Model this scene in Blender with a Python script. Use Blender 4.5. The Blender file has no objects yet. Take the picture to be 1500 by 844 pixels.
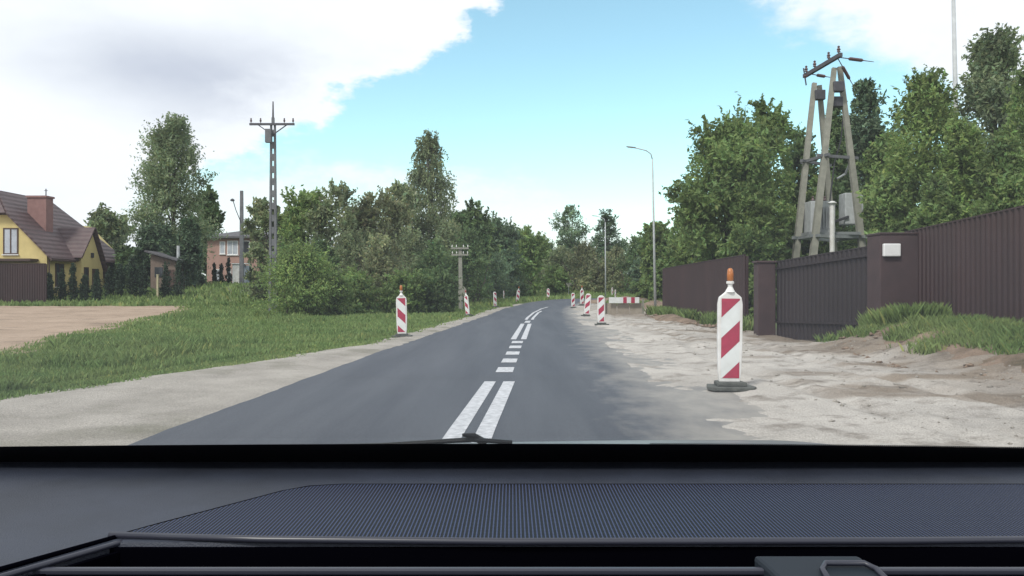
import bpy, math, random
import numpy as np
from mathutils import Vector, noise as mnoise

random.seed(7); RNG = np.random.default_rng(7)
S = bpy.context.scene
R = math.radians
H = 1.25            # eye height (m)
F = 1200.0          # focal length in photo pixels (photo 1500 wide)

# ------------------------------------------------------------------ camera, sky, sun
cam = bpy.data.cameras.new('camera'); camo = bpy.data.objects.new('camera', cam)
S.collection.objects.link(camo); camo.location = (0, 0, H); camo.rotation_euler = (R(90), 0, 0)
cam.sensor_width = 36; cam.lens = 28.8; cam.shift_y = 0.002; cam.clip_start = 0.02; cam.clip_end = 4000
S.camera = camo
S.view_settings.view_transform = 'Standard'; S.view_settings.look = 'None'
S.view_settings.gamma = 1; S.view_settings.exposure = 0.38
S.render.engine = 'CYCLES'
try: S.cycles.use_denoising = True
except Exception: pass
S.cycles.max_bounces = 6; S.cycles.diffuse_bounces = 3; S.cycles.glossy_bounces = 3
S.cycles.transparent_max_bounces = 8; S.cycles.transmission_bounces = 3

SUN_EL, SUN_AZ = 48, 215      # azimuth clockwise from +Y: behind, to the left
w = bpy.data.worlds.new('World'); S.world = w; w.use_nodes = True
nt = w.node_tree; nt.nodes.clear()
def N(t, nt=nt, **k):
    n = nt.nodes.new(t)
    for a, b in k.items(): setattr(n, a, b)
    return n
def mth(op, a, b=None, c=None, nt=nt, clamp=False):
    n = nt.nodes.new('ShaderNodeMath'); n.operation = op; n.use_clamp = clamp
    for i, v in enumerate((a, b, c)):
        if v is None: continue
        if isinstance(v, (int, float)): n.inputs[i].default_value = v
        else: nt.links.new(v, n.inputs[i])
    return n.outputs[0]
def sst(x, a, b, nt=nt):
    n = nt.nodes.new('ShaderNodeMapRange'); n.interpolation_type = 'SMOOTHSTEP'
    nt.links.new(x, n.inputs[0]); n.inputs[1].default_value = a; n.inputs[2].default_value = b
    return n.outputs[0]
sky = N('ShaderNodeTexSky'); sky.sky_type = 'NISHITA'; sky.sun_disc = False
sky.sun_elevation = R(SUN_EL); sky.sun_rotation = R(SUN_AZ); sky.air_density = 1.0; sky.dust_density = 0.6; sky.ozone_density = 1.0
tc = N('ShaderNodeTexCoord'); sx = N('ShaderNodeSeparateXYZ'); nt.links.new(tc.outputs['Generated'], sx.inputs[0])
az = mth('ARCTAN2', sx.outputs[0], sx.outputs[1]); el = mth('ARCSINE', sx.outputs[2])
def wnoise(scale, zs, detail, seed, rough=0.55):
    mp = N('ShaderNodeMapping'); mp.inputs['Scale'].default_value = (1, 1, zs); mp.inputs['Location'].default_value = (seed, seed * .7, seed * .3)
    nt.links.new(tc.outputs['Generated'], mp.inputs[0])
    n = N('ShaderNodeTexNoise'); n.inputs['Scale'].default_value = scale; n.inputs['Detail'].default_value = detail; n.inputs['Roughness'].default_value = rough
    nt.links.new(mp.outputs[0], n.inputs[0])
    return mth('SUBTRACT', n.outputs[0], 0.5)
n1 = wnoise(3.4, 2.0, 8, 3.1, 0.62); n2 = wnoise(9, 2.2, 6, 8.4, 0.6); n3 = wnoise(2.2, 2.4, 5, 1.7)
n4 = wnoise(26, 1.6, 5, 5.2, 0.6)
nz = mth('ADD', mth('ADD', mth('MULTIPLY', n1, 0.32), mth('MULTIPLY', n2, 0.16)), mth('MULTIPLY', n4, 0.09))
# big bank of cloud over the fields: its edge climbs from low left to high centre
fA = mth('ADD', mth('SUBTRACT', mth('MULTIPLY', mth('SUBTRACT', el, 0.165), 1.75), mth('ADD', az, 0.290)), nz)
fL = mth('ADD', mth('SUBTRACT', -0.37, az), nz)
mA = sst(fA, -0.012, 0.028); mL = sst(fL, -0.07, 0.06)
# cloud over the right
fB = mth('ADD', mth('SUBTRACT', mth('SUBTRACT', az, 0.275), mth('MULTIPLY', mth('SUBTRACT', 0.335, el), 1.6)), nz)
mB = sst(fB, -0.04, 0.06)
# pale band above the horizon, thinning out to the right
fH = mth('ADD', mth('SUBTRACT', mth('SUBTRACT', 0.125, mth('MULTIPLY', mth('ADD', az, 0.15), 0.16)), el), mth('MULTIPLY', nz, 0.8))
mH = mth('MULTIPLY', sst(fH, -0.02, 0.05), 0.85)
# general cover elsewhere (overhead and behind)
mG = mth('MULTIPLY', sst(n1, -0.08, 0.06), mth('MAXIMUM', sst(el, 0.38, 0.6), sst(mth('ABSOLUTE', az), 0.9, 1.3)))
mk = mth('MAXIMUM', mth('MAXIMUM', mth('MAXIMUM', mA, mL), mth('MAXIMUM', mB, mH)), mG)
# grey belly
ga = mth('POWER', mth('DIVIDE', mth('ADD', az, 0.38), 0.17), 2.0); ge = mth('POWER', mth('DIVIDE', mth('SUBTRACT', el, 0.243), 0.05), 2.0)
gg = mth('EXPONENT', mth('MULTIPLY', mth('ADD', ga, ge), -1.0))
grey = mth('ADD', mth('MULTIPLY', gg, 0.95), mth('MULTIPLY', mth('ADD', n3, mth('MULTIPLY', n2, .6)), 0.9), clamp=True)
grey = mth('MULTIPLY', grey, sst(mth('MAXIMUM', mth('MAXIMUM', fA, fL), fB), 0.0, 0.16))
cc = N('ShaderNodeMix'); cc.data_type = 'RGBA'
cc.inputs[6].default_value = (9.3, 9.6, 10.1, 1); cc.inputs[7].default_value = (5.7, 6.1, 7.1, 1)
nt.links.new(grey, cc.inputs[0])
tint = N('ShaderNodeMix'); tint.data_type = 'RGBA'; tint.blend_type = 'MULTIPLY'; tint.inputs[0].default_value = 1.0
nt.links.new(sky.outputs[0], tint.inputs[6]); tint.inputs[7].default_value = (1.95, 2.25, 1.85, 1)
mx = N('ShaderNodeMix'); mx.data_type = 'RGBA'
nt.links.new(mk, mx.inputs[0]); nt.links.new(tint.outputs[2], mx.inputs[6]); nt.links.new(cc.outputs[2], mx.inputs[7])
bg = N('ShaderNodeBackground'); bg.inputs[1].default_value = 0.09
nt.links.new(mx.outputs[2], bg.inputs[0])
wo = N('ShaderNodeOutputWorld'); nt.links.new(bg.outputs[0], wo.inputs[0])

sl = bpy.data.lights.new('sun', 'SUN'); sl.energy = 2.1; sl.angle = R(11); sl.color = (1.0, 0.95, 0.87)
so = bpy.data.objects.new('sun', sl); S.collection.objects.link(so)
sd = Vector((math.sin(R(SUN_AZ)) * math.cos(R(SUN_EL)), math.cos(R(SUN_AZ)) * math.cos(R(SUN_EL)), math.sin(R(SUN_EL))))
so.rotation_euler = sd.to_track_quat('Z', 'Y').to_euler(); so.location = (0, 0, 40)

# ------------------------------------------------------------------ helpers
C = S.collection
def ss(a, b, x):
    t = np.clip((np.asarray(x, float) - a) / (b - a), 0, 1); return t * t * (3 - 2 * t)
def G(x, y):
    """height of the land"""
    x = np.asarray(x, float); y = np.asarray(y, float)
    z = .35 * ss(40, 85, y) + .95 * ss(91, 112, y)
    z = z + 1.0 * ss(56, 70, y) * ss(-12, -22, x)
    z = z + .45 * np.exp(-((x + 27) / 7) ** 2 - ((y - 72) / 5) ** 2)
    z = z + .46 * ss(6.2, 8.5, x) * (1 - ss(17, 19.3, y))
    z = z - .15 * np.exp(-((x - 7.5) / 1.6) ** 2 - ((y - 21.5) / 2.2) ** 2)
    return z
def g1(x, y): return float(G(x, y))
def P(px, py, Y):
    return Vector(((px - 750) / F * Y, Y, H - (py - 425) / F * Y))
def X_(px, Y): return (px - 750) / F * Y

def mat(name, col, rough=0.8, var=0.0, scale=5.0, bump=0.0, bscale=40.0, metal=0.0, col2=None, spec=None, detail=5, coord='Object', trans=0.0, attr=None, stretch=None, emit=None):
    m = bpy.data.materials.new(name); m.use_nodes = True; t = m.node_tree; b = t.nodes['Principled BSDF']
    b.inputs['Roughness'].default_value = rough; b.inputs['Metallic'].default_value = metal
    if spec is not None: b.inputs['Specular IOR Level'].default_value = spec
    base = None
    tc = t.nodes.new('ShaderNodeTexCoord')
    src = tc.outputs[coord]
    if stretch:
        mp = t.nodes.new('ShaderNodeMapping'); mp.inputs['Scale'].default_value = stretch
        t.links.new(src, mp.inputs[0]); src = mp.outputs[0]
    if var or col2:
        n = t.nodes.new('ShaderNodeTexNoise'); n.inputs['Scale'].default_value = scale; n.inputs['Detail'].default_value = detail; n.inputs['Roughness'].default_value = .6
        t.links.new(src, n.inputs[0])
        r = t.nodes.new('ShaderNodeMapRange'); t.links.new(n.outputs[0], r.inputs[0]); r.inputs[1].default_value = .3; r.inputs[2].default_value = .7
        mix = t.nodes.new('ShaderNodeMix'); mix.data_type = 'RGBA'
        a = col if col2 else tuple(c * (1 - var) for c in col); c2 = col2 or tuple(min(1, c * (1 + var)) for c in col)
        mix.inputs[6].default_value = (*a, 1); mix.inputs[7].default_value = (*c2, 1)
        t.links.new(r.outputs[0], mix.inputs[0]); base = mix.outputs[2]
    else:
        b.inputs['Base Color'].default_value = (*col, 1)
    if attr:
        at = t.nodes.new('ShaderNodeAttribute'); at.attribute_name = attr
        mu = t.nodes.new('ShaderNodeMix'); mu.data_type = 'RGBA'; mu.blend_type = 'MULTIPLY'; mu.inputs[0].default_value = 1
        if base is None: mu.inputs[6].default_value = (*col, 1)
        else: t.links.new(base, mu.inputs[6])
        t.links.new(at.outputs['Color'], mu.inputs[7]); base = mu.outputs[2]
    if base is not None: t.links.new(base, b.inputs['Base Color'])
    if bump:
        n = t.nodes.new('ShaderNodeTexNoise'); n.inputs['Scale'].default_value = bscale; n.inputs['Detail'].default_value = 6
        t.links.new(src, n.inputs[0]); bm = t.nodes.new('ShaderNodeBump'); bm.inputs['Strength'].default_value = min(1, bump); bm.inputs['Distance'].default_value = 0.02
        t.links.new(n.outputs[0], bm.inputs['Height']); t.links.new(bm.outputs[0], b.inputs['Normal'])
    if trans:
        tr = t.nodes.new('ShaderNodeBsdfTranslucent'); ms = t.nodes.new('ShaderNodeMixShader'); ms.inputs[0].default_value = trans
        if base is not None: t.links.new(base, tr.inputs[0])
        else: tr.inputs[0].default_value = (*col, 1)
        t.links.new(b.outputs[0], ms.inputs[1]); t.links.new(tr.outputs[0], ms.inputs[2]); t.links.new(ms.outputs[0], t.nodes['Material Output'].inputs[0])
    if emit:
        b.inputs['Emission Color'].default_value = (*emit[0], 1); b.inputs['Emission Strength'].default_value = emit[1]
    return m

def tag(o, label=None, cat=None, group=None, kind=None):
    if label: o['label'] = label
    if cat: o['category'] = cat
    if group: o['group'] = group
    if kind: o['kind'] = kind
    return o
def thing(name, label, cat, loc, group=None, rz=0):
    o = bpy.data.objects.new(name, None); C.objects.link(o); o.location = loc; o.rotation_euler[2] = rz; o.empty_display_size = .2
    return tag(o, label, cat, group)
def link_mesh(name, me, parent=None, mats=()):
    for m in mats: me.materials.append(m)
    o = bpy.data.objects.new(name, me); C.objects.link(o)
    if parent: o.parent = parent
    return o
class MB:
    """collects shapes; build() makes ONE mesh object. World coordinates unless local=True."""
    def __init__(s): s.v = []; s.f = []; s.m = []
    def add(s, vs, fs, mi=0):
        k = len(s.v); s.v += [tuple(v) for v in vs]; s.f += [tuple(i + k for i in f) for f in fs]; s.m += [mi] * len(fs); return s
    def box(s, x0, x1, y0, y1, z0, z1, mi=0, rot=0, piv=None):
        vs = [(x, y, z) for z in (z0, z1) for y in (y0, y1) for x in (x0, x1)]
        if rot:
            px, py = piv or ((x0 + x1) / 2, (y0 + y1) / 2); c, n = math.cos(rot), math.sin(rot)
            vs = [(px + (x - px) * c - (y - py) * n, py + (x - px) * n + (y - py) * c, z) for x, y, z in vs]
        return s.add(vs, [(0, 2, 3, 1), (4, 5, 7, 6), (0, 1, 5, 4), (2, 6, 7, 3), (0, 4, 6, 2), (1, 3, 7, 5)], mi)
    def tube(s, pts, rs, n=8, mi=0, cap=True):
        pts = [Vector(p) for p in pts]
        if not hasattr(rs, '__len__'): rs = [rs] * len(pts)
        vs = []; fs = []
        for i, p in enumerate(pts):
            d = (pts[min(i + 1, len(pts) - 1)] - pts[max(i - 1, 0)]).normalized()
            up = Vector((0, 0, 1)) if abs(d.z) < .95 else Vector((1, 0, 0))
            a = d.cross(up).normalized(); b = d.cross(a).normalized()
            for k in range(n):
                t = 2 * math.pi * k / n; vs.append(p + (a * math.cos(t) + b * math.sin(t)) * rs[i])
        for i in range(len(pts) - 1):
            for k in range(n): fs.append((i * n + k, i * n + (k + 1) % n, (i + 1) * n + (k + 1) % n, (i + 1) * n + k))
        if cap: fs.append(tuple(range(n - 1, -1, -1))); fs.append(tuple(range((len(pts) - 1) * n, len(pts) * n)))
        return s.add(vs, fs, mi)
    def beam(s, p0, p1, wx, wy, wx1=None, wy1=None, mi=0, side=(1, 0, 0)):
        """rectangular bar from p0 to p1, tapering"""
        p0 = Vector(p0); p1 = Vector(p1); d = (p1 - p0).normalized(); a = Vector(side); a = (a - d * a.dot(d)).normalized(); b = d.cross(a)
        wx1 = wx if wx1 is None else wx1; wy1 = wy if wy1 is None else wy1; vs = []
        for p, u, v in ((p0, wx, wy), (p1, wx1, wy1)):
            for i, j in ((-1, -1), (1, -1), (1, 1), (-1, 1)): vs.append(p + a * i * u / 2 + b * j * v / 2)
        return s.add(vs, [(3, 2, 1, 0), (4, 5, 6, 7), (0, 1, 5, 4), (1, 2, 6, 5), (2, 3, 7, 6), (3, 0, 4, 7)], mi)
    def poly_prism(s, pts, ext, mi=0):
        """closed outline (3D points) pushed along vector ext"""
        n = len(pts); e = Vector(ext); vs = [Vector(p) for p in pts]; vs += [p + e for p in vs]
        return s.add(vs, [tuple(range(n)), tuple(range(2 * n - 1, n - 1, -1))] + [(i, i + n, (i + 1) % n + n, (i + 1) % n) for i in range(n)], mi)
    def lathe(s, prof, c=(0, 0, 0), n=16, mi=0):
        vs = []; fs = []
        for r, z in prof:
            for k in range(n): t = 2 * math.pi * k / n; vs.append((c[0] + r * math.cos(t), c[1] + r * math.sin(t), c[2] + z))
        for i in range(len(prof) - 1):
            for k in range(n): fs.append((i * n + k, i * n + (k + 1) % n, (i + 1) * n + (k + 1) % n, (i + 1) * n + k))
        fs.append(tuple(range(n - 1, -1, -1))); fs.append(tuple(range((len(prof) - 1) * n, len(prof) * n)))
        return s.add(vs, fs, mi)
    def build(s, name, mats, parent=None, smooth=False, bevel=0, local=False, fixn=True):
        off = Vector((0, 0, 0)) if (local or not parent) else root_loc(parent)
        me = bpy.data.meshes.new(name); me.from_pydata([Vector(v) - off for v in s.v], [], s.f)
        mats = mats if isinstance(mats, (list, tuple)) else [mats]
        for m in mats: me.materials.append(m)
        me.polygons.foreach_set('material_index', s.m)
        if smooth: me.polygons.foreach_set('use_smooth', [True] * len(s.f))
        me.update()
        if fixn:
            import bmesh
            bm = bmesh.new(); bm.from_mesh(me); bmesh.ops.recalc_face_normals(bm, faces=bm.faces); bm.to_mesh(me); bm.free()
        o = bpy.data.objects.new(name, me); C.objects.link(o)
        if parent: o.parent = parent
        if bevel:
            b = o.modifiers.new('bevel', 'BEVEL'); b.width = bevel; b.segments = 2; b.limit_method = 'ANGLE'
        return o
def root_loc(p):
    v = Vector((0, 0, 0))
    while p: v += p.location; p = p.parent
    return v
def copy_tree(o, parent=None):
    c = o.copy(); C.objects.link(c)
    if parent: c.parent = parent
    for ch in list(o.children): copy_tree(ch, c)
    return c
def np_mesh(name, V, Fc, attr=None, smooth=False):
    """V (n,3), Fc (m,k) same-size faces; attr (n,3) colours per vertex"""
    me = bpy.data.meshes.new(name); m, k = Fc.shape
    me.vertices.add(len(V)); me.vertices.foreach_set('co', np.ascontiguousarray(V, np.float32).ravel())
    me.loops.add(m * k); me.loops.foreach_set('vertex_index', np.ascontiguousarray(Fc, np.int32).ravel())
    me.polygons.add(m); me.polygons.foreach_set('loop_start', np.arange(0, m * k, k, dtype=np.int32))
    if smooth: me.polygons.foreach_set('use_smooth', np.ones(m, bool))
    me.update(calc_edges=True); me.validate()
    if attr is not None:
        a = me.attributes.new('tint', 'FLOAT_COLOR', 'POINT')
        a.data.foreach_set('color', np.concatenate([attr, np.ones((len(V), 1))], 1).astype(np.float32).ravel())
    return me
_perm = np.random.default_rng(3).random((256, 256))
def vn(x, y, s):
    """value noise 2D, 0..1"""
    x = np.asarray(x, float) * s + 91.3; y = np.asarray(y, float) * s + 57.7
    xi = np.floor(x).astype(int); yi = np.floor(y).astype(int); fx = x - xi; fy = y - yi
    fx = fx * fx * (3 - 2 * fx); fy = fy * fy * (3 - 2 * fy)
    q = lambda a, b: _perm[a % 256, b % 256]
    return (q(xi, yi) * (1 - fx) + q(xi + 1, yi) * fx) * (1 - fy) + (q(xi, yi + 1) * (1 - fx) + q(xi + 1, yi + 1) * fx) * fy
def fbm(x, y, s, o=4): return sum(vn(x, y, s * 2 ** i) * .5 ** i for i in range(o)) / sum(.5 ** i for i in range(o))
def grid_sheet(name, XX, YY, ZZ, m, attr=None, kind='structure'):
    h, w_ = XX.shape; V = np.stack([XX, YY, ZZ], -1).reshape(-1, 3)
    i = np.arange(h * w_).reshape(h, w_)
    Fc = np.stack([i[:-1, :-1], i[:-1, 1:], i[1:, 1:], i[1:, :-1]], -1).reshape(-1, 4)
    me = np_mesh(name, V, Fc, None if attr is None else attr.reshape(-1, 3), smooth=True)
    o = link_mesh(name, me, None, [m]); o['kind'] = kind; return o

# ------------------------------------------------------------------ materials
M = {}
def add_ribs(m, axis, freq, strength=.6):
    t = m.node_tree; b = t.nodes['Principled BSDF']; tc = t.nodes.new('ShaderNodeTexCoord'); w_ = t.nodes.new('ShaderNodeTexWave'); w_.bands_direction = axis; w_.inputs['Scale'].default_value = freq
    t.links.new(tc.outputs['Object'], w_.inputs[0]); bm = t.nodes.new('ShaderNodeBump'); bm.inputs['Strength'].default_value = strength; bm.inputs['Distance'].default_value = .05; t.links.new(w_.outputs[1], bm.inputs['Height']); t.links.new(bm.outputs[0], b.inputs['Normal'])
def soil_mat(name, cols, scales, bump=.6, bscale=30, rough=.95, stretch=None, tint=False):
    """three colours mixed by two noises"""
    m = bpy.data.materials.new(name); m.use_nodes = True; t = m.node_tree; b = t.nodes['Principled BSDF']; b.inputs['Roughness'].default_value = rough
    b.inputs['Specular IOR Level'].default_value = .2
    tc = t.nodes.new('ShaderNodeTexCoord'); src = tc.outputs['Object']
    if stretch:
        mp = t.nodes.new('ShaderNodeMapping'); mp.inputs['Scale'].default_value = stretch; t.links.new(src, mp.inputs[0]); src = mp.outputs[0]
    def nz(s, lo, hi, d=7):
        n = t.nodes.new('ShaderNodeTexNoise'); n.inputs['Scale'].default_value = s; n.inputs['Detail'].default_value = d; n.inputs['Roughness'].default_value = .62
        t.links.new(src, n.inputs[0]); r = t.nodes.new('ShaderNodeMapRange'); r.inputs[1].default_value = lo; r.inputs[2].default_value = hi; t.links.new(n.outputs[0], r.inputs[0]); return r.outputs[0]
    a = t.nodes.new('ShaderNodeMix'); a.data_type = 'RGBA'; a.inputs[6].default_value = (*cols[0], 1); a.inputs[7].default_value = (*cols[1], 1); t.links.new(nz(scales[0], .35, .65), a.inputs[0])
    c = t.nodes.new('ShaderNodeMix'); c.data_type = 'RGBA'; c.inputs[7].default_value = (*cols[2], 1); t.links.new(a.outputs[2], c.inputs[6]); t.links.new(nz(scales[1], .52, .68), c.inputs[0])
    fine = t.nodes.new('ShaderNodeMix'); fine.data_type = 'RGBA'; fine.blend_type = 'OVERLAY'; fine.inputs[0].default_value = .4; t.links.new(c.outputs[2], fine.inputs[6]); t.links.new(nz(70, .3, .7, 5), fine.inputs[7]); res = fine.outputs[2]
    if tint:
        at = t.nodes.new('ShaderNodeAttribute'); at.attribute_name = 'tint'; mu = t.nodes.new('ShaderNodeMix'); mu.data_type = 'RGBA'; mu.blend_type = 'MULTIPLY'; mu.inputs[0].default_value = 1; t.links.new(res, mu.inputs[6]); t.links.new(at.outputs['Color'], mu.inputs[7]); res = mu.outputs[2]
    t.links.new(res, b.inputs['Base Color'])
    n = t.nodes.new('ShaderNodeTexNoise'); n.inputs['Scale'].default_value = bscale; n.inputs['Detail'].default_value = 8; t.links.new(src, n.inputs[0])
    bm = t.nodes.new('ShaderNodeBump'); bm.inputs['Strength'].default_value = bump; bm.inputs['Distance'].default_value = .03
    t.links.new(n.outputs[0], bm.inputs['Height']); t.links.new(bm.outputs[0], b.inputs['Normal'])
    return m
M['ground'] = soil_mat('turf_soil', [(.10, .15, .065), (.13, .165, .075), (.18, .17, .11)], (.35, .9))
M['sand'] = soil_mat('sand', [(.35, .328, .300), (.48, .450, .412), (.22, .197, .172)], (.7, 2.0), bump=.6, bscale=30, tint=True)
M['shoulder'] = soil_mat('shoulder_sand', [(.27, .250, .222), (.36, .335, .300), (.19, .18, .145)], (1.1, .5), bump=.6, bscale=20)
M['field'] = soil_mat('ploughed_soil', [(.30, .225, .165), (.38, .29, .22), (.22, .165, .12)], (.25, .6), bump=1, bscale=6)
M['bank'] = soil_mat('bank_soil', [(.16, .12, .09), (.27, .20, .15), (.09, .075, .05)], (1.4, 1.1), bump=1, bscale=12)
# asphalt with dust attribute
def asphalt():
    m = bpy.data.materials.new('asphalt'); m.use_nodes = True; t = m.node_tree; b = t.nodes['Principled BSDF']
    tc = t.nodes.new('ShaderNodeTexCoord')
    def nz(s, d=5, st=None):
        n = t.nodes.new('ShaderNodeTexNoise'); n.inputs['Scale'].default_value = s; n.inputs['Detail'].default_value = d; n.inputs['Roughness'].default_value = .6
        src = tc.outputs['Object']
        if st: mp = t.nodes.new('ShaderNodeMapping'); mp.inputs['Scale'].default_value = st; t.links.new(src, mp.inputs[0]); src = mp.outputs[0]
        t.links.new(src, n.inputs[0]); return n.outputs[0]
    a = t.nodes.new('ShaderNodeMix'); a.data_type = 'RGBA'; a.inputs[6].default_value = (.050, .057, .073, 1); a.inputs[7].default_value = (.080, .088, .105, 1)
    rm = t.nodes.new('ShaderNodeMapRange'); rm.inputs[1].default_value = .33; rm.inputs[2].default_value = .67; t.links.new(nz(1.3, 8, (1.4, .09, 1)), rm.inputs[0]); t.links.new(rm.outputs[0], a.inputs[0])
    g = t.nodes.new('ShaderNodeMix'); g.data_type = 'RGBA'; g.blend_type = 'OVERLAY'; g.inputs[0].default_value = .8; t.links.new(a.outputs[2], g.inputs[6])
    nn = nz(90, 3); t.links.new(nn, g.inputs[7])
    at = t.nodes.new('ShaderNodeAttribute'); at.attribute_name = 'tint'
    sp = t.nodes.new('ShaderNodeSeparateColor'); t.links.new(at.outputs['Color'], sp.inputs[0])
    mm = t.nodes.new('ShaderNodeMath'); mm.operation = 'MULTIPLY_ADD'; t.links.new(nz(2.2, 7, (1, .5, 1)), mm.inputs[0]); mm.inputs[1].default_value = 1.6
    sub = t.nodes.new('ShaderNodeMath'); sub.operation = 'SUBTRACT'; t.links.new(sp.outputs[0], sub.inputs[0]); sub.inputs[1].default_value = 1.15; t.links.new(sub.outputs[0], mm.inputs[2]); mm.use_clamp = True
    d = t.nodes.new('ShaderNodeMix'); d.data_type = 'RGBA'; t.links.new(mm.outputs[0], d.inputs[0]); t.links.new(g.outputs[2], d.inputs[6]); d.inputs[7].default_value = (.30, .285, .26, 1)
    t.links.new(d.outputs[2], b.inputs['Base Color']); b.inputs['Roughness'].default_value = .72; b.inputs['Specular IOR Level'].default_value = .35
    bm = t.nodes.new('ShaderNodeBump'); bm.inputs['Strength'].default_value = .35; bm.inputs['Distance'].default_value = .01; t.links.new(nn, bm.inputs['Height']); t.links.new(bm.outputs[0], b.inputs['Normal'])
    return m
M['asphalt'] = asphalt()
M['paint'] = mat('worn_road_paint', (.33, .34, .36), .75, col2=(.62, .63, .66), scale=16, bump=.2, bscale=120)
M['white_plastic'] = mat('white_plastic', (.60, .585, .55), .5, col2=(.78, .78, .78), scale=5)
M['white_film'] = mat('white_reflective_film', (.60, .62, .61), .45, col2=(.74, .77, .77), scale=5)
M['red_film'] = mat('red_reflective_film', (.36, .035, .075), .42, var=.15, scale=14)
M['rubber'] = mat('recycled_rubber', (.085, .09, .082), .9, var=.35, scale=9, bump=.6, bscale=60)
M['amber'] = mat('amber_lens', (.42, .14, .03), .3, var=.1, scale=20)
M['dull_red'] = mat('dull_red_lens', (.28, .05, .05), .3, var=.1, scale=20)
M['concrete'] = mat('weathered_concrete', (.20, .20, .17), .9, col2=(.30, .295, .25), scale=3, bump=.4, bscale=30)
M['dark_concrete'] = mat('dark_concrete', (.10, .105, .115), .9, col2=(.17, .175, .185), scale=2.5, bump=.4, bscale=30)
M['steel'] = mat('galvanised_steel', (.30, .32, .33), .5, var=.15, scale=3, metal=.4)
M['dark_steel'] = mat('dark_steel', (.07, .07, .08), .6, var=.2, scale=6, metal=.3)
M['grey_paint'] = mat('grey_painted_steel', (.42, .44, .45), .55, var=.15, scale=4)
M['porcelain'] = mat('brown_glazed_porcelain', (.09, .05, .05), .3, var=.2, scale=8)
def ribbed(name, c1, c2):
    return mat(name, c1, .55, col2=c2, scale=.7, bump=.08, bscale=20, stretch=(1, 1, .25), detail=7)
M['fence'] = ribbed('brown_sheet_metal', (.024, .012, .012), (.046, .022, .022))
M['gate'] = ribbed('dark_brown_sheet_metal', (.015, .012, .014), (.026, .018, .020))
M['pillar'] = mat('brown_rendered_pillar', (.045, .029, .030), .85, col2=(.068, .042, .043), scale=2, bump=.3, bscale=40)
M['bark'] = mat('bark', (.075, .062, .050), .95, col2=(.13, .115, .095), scale=6, bump=.6, bscale=20)
M['pale_bark'] = mat('pale_bark', (.22, .21, .19), .9, col2=(.45, .44, .41), scale=5)
def leafm(name, c, c2=None, trans=.42): return mat(name, c, .62, col2=c2 or tuple(v * 1.35 for v in c), scale=.9, attr='tint', trans=trans, spec=.25)
M['leaf_mid'] = leafm('mid_green_leaves', (.150, .215, .075))
M['leaf_bright'] = leafm('bright_green_leaves', (.175, .245, .080))
M['leaf_dark'] = leafm('dark_green_leaves', (.110, .165, .070))
M['leaf_grey'] = leafm('grey_green_leaves', (.185, .225, .120))
M['leaf_silver'] = leafm('silver_green_leaves', (.185, .235, .130))
M['leaf_brown'] = leafm('brown_green_twigs', (.195, .215, .115))
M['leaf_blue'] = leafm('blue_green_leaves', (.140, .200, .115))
M['needle'] = leafm('dark_needles', (.072, .112, .062), trans=.15)
M['grass'] = leafm('grass_blades', (.132, .235, .075), (.205, .290, .105), trans=.3)
M['thuja'] = leafm('thuja_foliage', (.030, .050, .028), trans=.1)

# ------------------------------------------------------------------ land
def nonuni(a): return np.array(a, float)
xs = np.concatenate([np.linspace(-900, -120, 14)[:-1], np.linspace(-120, -45, 20)[:-1], np.linspace(-45, 30, 130)[:-1], np.linspace(30, 120, 20)[:-1], np.linspace(120, 900, 14)])
ys = np.concatenate([np.linspace(-60, 0, 8)[:-1], np.linspace(0, 130, 200)[:-1], np.linspace(130, 1500, 30)])
XX, YY = np.meshgrid(xs, ys)
ZZ = G(XX, YY) + .05 * (fbm(XX, YY, .3) - .6) * ss(3.0, 6, np.abs(XX - .5)) * (YY < 120)
ZZ = ZZ - .03
ground = grid_sheet('ground', XX, YY, ZZ, M['ground'])

def interp_edge(pts, n):
    p = np.array(pts, float); d = np.concatenate([[0], np.cumsum(np.hypot(*np.diff(p, axis=0).T))])
    # Catmull-Rom through the points
    out = []
    for t in np.linspace(0, len(p) - 1.0001, n):
        i = int(t); u = t - i; p0 = p[max(i - 1, 0)]; p1 = p[i]; p2 = p[i + 1]; p3 = p[min(i + 2, len(p) - 1)]
        out.append(.5 * ((2 * p1) + (-p0 + p2) * u + (2 * p0 - 5 * p1 + 4 * p2 - p3) * u * u + (-p0 + 3 * p1 - 3 * p2 + p3) * u ** 3))
    return np.array(out)
LE = [(-3.95, -6), (-3.6, 0), (-3.3, 7), (-3.05, 13), (-2.73, 20.5), (-1.9, 34), (-.75, 52), (1.3, 67), (4.0, 79), (7.6, 86), (14, 91), (26, 95), (60, 100)]
RE = [(2.05, -6), (2.3, 0), (2.55, 7), (2.8, 13), (3.1, 20.5), (3.6, 34), (4.4, 50), (6.0, 61), (9.2, 70), (13.5, 75.5), (19, 80), (30, 84), (62, 89)]
def lofty(y): return .008 + .012 * ss(20, 70, y)
n = 240; Lp = interp_edge(LE, n); Rp = interp_edge(RE, n); T = np.linspace(0, 1, 25)[None, :, None]
Pm = Lp[:, None] * (1 - T) + Rp[:, None] * T
wob = (fbm(Lp[:, 0] * 0 + 3, Lp[:, 1], 1.3) - .5) * .12
Pm[:, 0, 0] += wob; Pm[:, 1, 0] += wob * .5
zz = G(Pm[..., 0], Pm[..., 1]) + lofty(Pm[..., 1]); zz[:, 0] -= .05
dust = np.clip(ss(.62, .93, T[..., 0]) * 1.2, 0, 1.2) * np.ones((n, 1)); dust = np.maximum(dust, .55 * ss(.06, 0, T[..., 0]))
road = grid_sheet('road', Pm[..., 0], Pm[..., 1], zz, M['asphalt'], attr=np.repeat(dust[..., None], 3, -1))

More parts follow.
